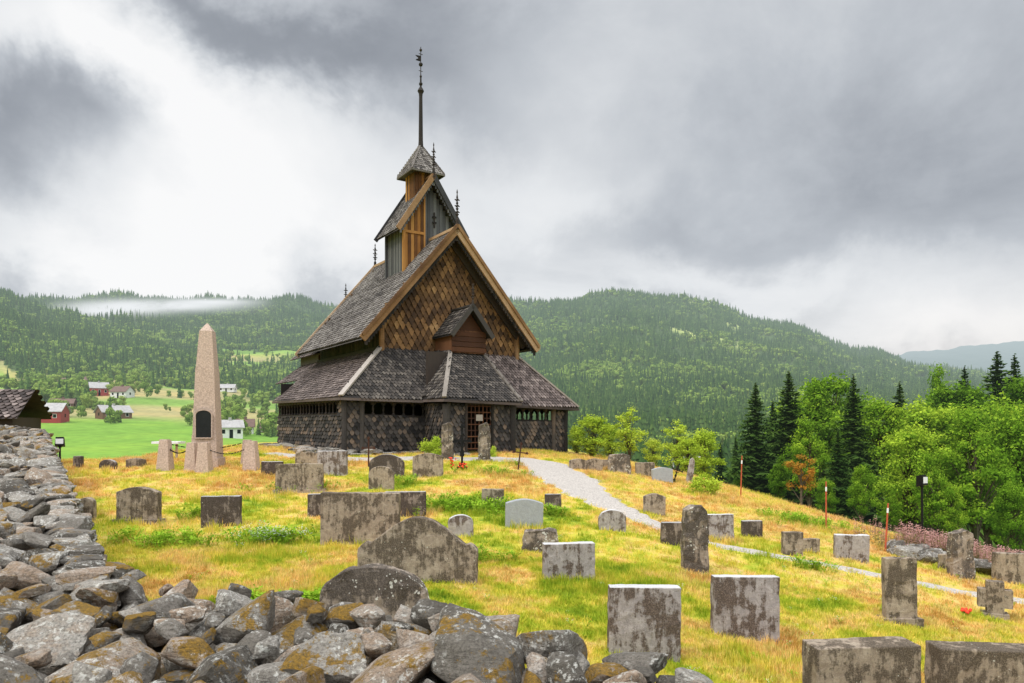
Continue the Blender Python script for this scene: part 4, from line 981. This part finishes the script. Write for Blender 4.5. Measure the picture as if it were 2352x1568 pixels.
# ------------------------------------------------------------ lamps, stakes
def lamp(name,x,y,h,hw=.16,lean=0.):
    b=MB();b.lathe((0,0,0),[(.035,-.2),(.03,h-.25)],8);b.beam((0,0,h-.3),(0,.02,h-.1),.1,.03);b.hexa([(-hw,-.10,h-.22),(hw,-.10,h-.22),(hw,.1,h-.28),(-hw,.1,h-.28),(-hw*.8,-.06,h+.06),(hw*.8,-.06,h+.06),(hw*.8,.12,h+.02),(-hw*.8,.12,h+.02)])
    b.box(-hw*.8,hw*.8,-.105,-.1,h-.17,h+.0,m=1);b.obj(name,[M['iron'],M['white']],loc=(x,y,h1(x,y)),rot=(0,lean,.4))
lamp('floodlight_post',11.3,19.8,1.95,.1);lamp('floodlight_post',-15.1,24.0,.95,.14)
for x,y,h,l in((7.8,24.5,1.38,.03),(8.7,19.9,1.35,0),(9.3,17.9,1.2,.06)):
    b=MB();b.lathe((0,0,-.1),[(.022,0),(.02,h*.85),(.018,h+.1)],7);b.lathe((0,0,h*.8),[(.024,0),(.024,.12)],7,m=1);b.obj('red_marker_stake',[M['stake'],M['white']],loc=(x,y,h1(x,y)),rot=(0,l,0))
b=MB();b.box(-.5,.5,-.3,.3,.58,.66);b.lathe((-.3,0,0),[(.05,-.6),(.05,.58)],6,m=1);b.lathe((.3,0,0),[(.05,-.6),(.05,.58)],6,m=1);b.obj('info_table',[M['white'],M['granite']],loc=(-12.9,27.0,h1(-12.9,27.0)))
# ------------------------------------------------------------ mist bank : layered veils hugging the hillside
m,nt=new_mat('mist_mat');n=N(nt)
oc=n.obj();sx=n.n('ShaderNodeSeparateXYZ');n.l(oc,sx.inputs[0])
ex=n.math('EXPONENT',n.math('MULTIPLY',n.math('MULTIPLY',sx.outputs[0],sx.outputs[0]),-3.0))
ez=n.math('EXPONENT',n.math('MULTIPLY',n.math('MULTIPLY',sx.outputs[2],sx.outputs[2]),-5.0))
ed=n.math('MULTIPLY',n.math('SUBTRACT',1.0,n.ss(n.math('ABSOLUTE',sx.outputs[0]),.75,1.0)),n.math('SUBTRACT',1.0,n.ss(n.math('ABSOLUTE',sx.outputs[2]),.7,1.0)))
nzv=n.ss(n.noise(n.mapv(n.pos(),(.5,1,1.7)),.016,5,.62),.22,.52)
al=n.math('MULTIPLY',n.math('MULTIPLY',n.math('MULTIPLY',ex,ez),ed),n.math('MULTIPLY',nzv,1.0))
tr=n.n('ShaderNodeBsdfTransparent');em=n.n('ShaderNodeEmission');em.inputs[0].default_value=(.86,.89,.91,1)
mx=n.n('ShaderNodeMixShader');n.l(al,mx.inputs[0]);n.l(tr.outputs[0],mx.inputs[1]);n.l(em.outputs[0],mx.inputs[2]);n.out(mx.outputs[0])
for (px,py,r,sx_,sz) in ((290,703,1160,140,25),(400,700,1190,190,22),(230,712,1090,110,23),(480,692,1240,120,14)):
    b=MB();nn=16
    for k in range(nn):
        for q in range(4):
            def vt(i,j): u=-1+2*i/nn;w=-1+2*j/4;return (u,.25*math.cos(u*2)+.25*w,w)
            b.face([vt(k,q),vt(k+1,q),vt(k+1,q+1),vt(k,q+1)])
    o=b.obj('mist_cloud',[m]);o.location=((px-1176)/1650*r,r,1+(975-py)/1650*r);o.scale=(sx_,30,sz)
# ------------------------------------------------------------ world
w=bpy.data.worlds.new('World');scene.world=w;w.use_nodes=True;nt=w.node_tree;nt.nodes.clear();n=N(nt)
SE,SR=math.radians(50),math.radians(-125)
tc=n.n('ShaderNodeTexCoord').outputs['Generated'];sx=n.n('ShaderNodeSeparateXYZ');n.l(tc,sx.inputs[0]);X_,Y_,Z_=sx.outputs
az=n.math('ARCTAN2',X_,Y_);el=n.math('ARCSINE',Z_)
zz=n.math('ADD',n.math('MAXIMUM',Z_,0.0),.22)
cx=n.math('DIVIDE',X_,zz);cy=n.math('DIVIDE',Y_,zz);cb=n.n('ShaderNodeCombineXYZ');n.l(cx,cb.inputs[0]);n.l(cy,cb.inputs[1])
n1=n.noise(cb.outputs[0],1.0,7,.58,.35);n2=n.noise(tc,3.0,4,.55,.4);n3=n.noise(tc,4.5,6,.6,.2)
wa=n.math('MULTIPLY',n.math('SUBTRACT',n2,.5),.35);wb=n.math('MULTIPLY',n.math('SUBTRACT',n3,.5),.3)
az2=n.math('ADD',az,wa);el2=n.math('ADD',el,wb)
val=n.math('ADD',.575,n.math('ADD',n.math('MULTIPLY',n.math('SUBTRACT',n1,.5),.5),n.math('MULTIPLY',n.math('SUBTRACT',n3,.5),.32)))
def blob(px,py,sx_,sy_,amp,rot=0.):
    global val
    a0=math.atan((px-1176)/1650);e0=math.atan((975-py)/1650*math.cos(a0));sa=sx_/1650;se=sy_/1650
    da=n.math('SUBTRACT',az2,a0);de=n.math('SUBTRACT',el2,e0);c,s=math.cos(rot),math.sin(rot)
    p=n.math('ADD',n.math('MULTIPLY',da,c/sa),n.math('MULTIPLY',de,s/sa));q=n.math('ADD',n.math('MULTIPLY',da,-s/se),n.math('MULTIPLY',de,c/se))
    g=n.math('EXPONENT',n.math('MULTIPLY',n.math('ADD',n.math('MULTIPLY',p,p),n.math('MULTIPLY',q,q)),-1.0))
    val=n.math('ADD',val,n.math('MULTIPLY',g,amp))
blob(520,330,330,230,.42);blob(650,560,420,130,.22);blob(90,130,190,100,.30);blob(560,35,450,85,-.40,-.25);blob(60,345,250,85,-.27,-.1)
blob(1000,60,300,130,-.16);blob(2150,400,450,190,-.08);blob(1230,430,200,110,.16);blob(2250,750,260,70,.28);blob(1700,640,600,70,.20);blob(1750,520,350,60,-.05);blob(200,620,300,60,.25);blob(1500,200,280,130,.03)
cc=n.ramp(val,[(.12,(.19,.21,.24)),(.36,(.35,.375,.415)),(.55,(.54,.57,.61)),(.74,(.82,.84,.86)),(.94,(1.0,1.0,1.0))])
warm=n.math('MULTIPLY',n.ss(el,.22,.0),n.ss(az,.2,.6));cc=n.mix(n.math('MULTIPLY',warm,.5),cc,(.98,.88,.80))
boost=n.math('ADD',1.0,n.math('MULTIPLY',n.ss(el,.66,1.1),2.7));bk=n.math('ADD',1.0,n.math('MULTIPLY',n.ss(Y_,.2,-.5),1.2))
bg=n.n('ShaderNodeBackground');n.l(cc,bg.inputs[0]);n.l(n.math('MULTIPLY',boost,bk),bg.inputs[1])
sky=n.n('ShaderNodeTexSky',sky_type='NISHITA');sky.sun_disc=False;sky.sun_elevation=SE;sky.sun_rotation=SR
b2=n.n('ShaderNodeBackground');n.l(sky.outputs[0],b2.inputs[0]);b2.inputs[1].default_value=.08
mx=n.n('ShaderNodeMixShader');mx.inputs[0].default_value=.06;n.l(bg.outputs[0],mx.inputs[1]);n.l(b2.outputs[0],mx.inputs[2])
o=n.n('ShaderNodeOutputWorld');n.l(mx.outputs[0],o.inputs[0])
sl=bpy.data.lights.new('sun','SUN');sl.energy=1.5;sl.angle=math.radians(12);sl.color=(1,.94,.85);so=bpy.data.objects.new('sun',sl);scene.collection.objects.link(so)
sd=Vector((math.sin(SR)*math.cos(SE),math.cos(SR)*math.cos(SE),math.sin(SE)));so.rotation_euler=sd.to_track_quat('Z','Y').to_euler()
# ------------------------------------------------------------ camera
c=bpy.data.cameras.new('camera');c.lens=25.26;c.sensor_width=36;c.shift_y=.0812;c.clip_end=20000;c.clip_start=.1
co=bpy.data.objects.new('camera',c);scene.collection.objects.link(co);co.location=(0,0,1.0);co.rotation_euler=(math.pi/2,0,0);scene.camera=co
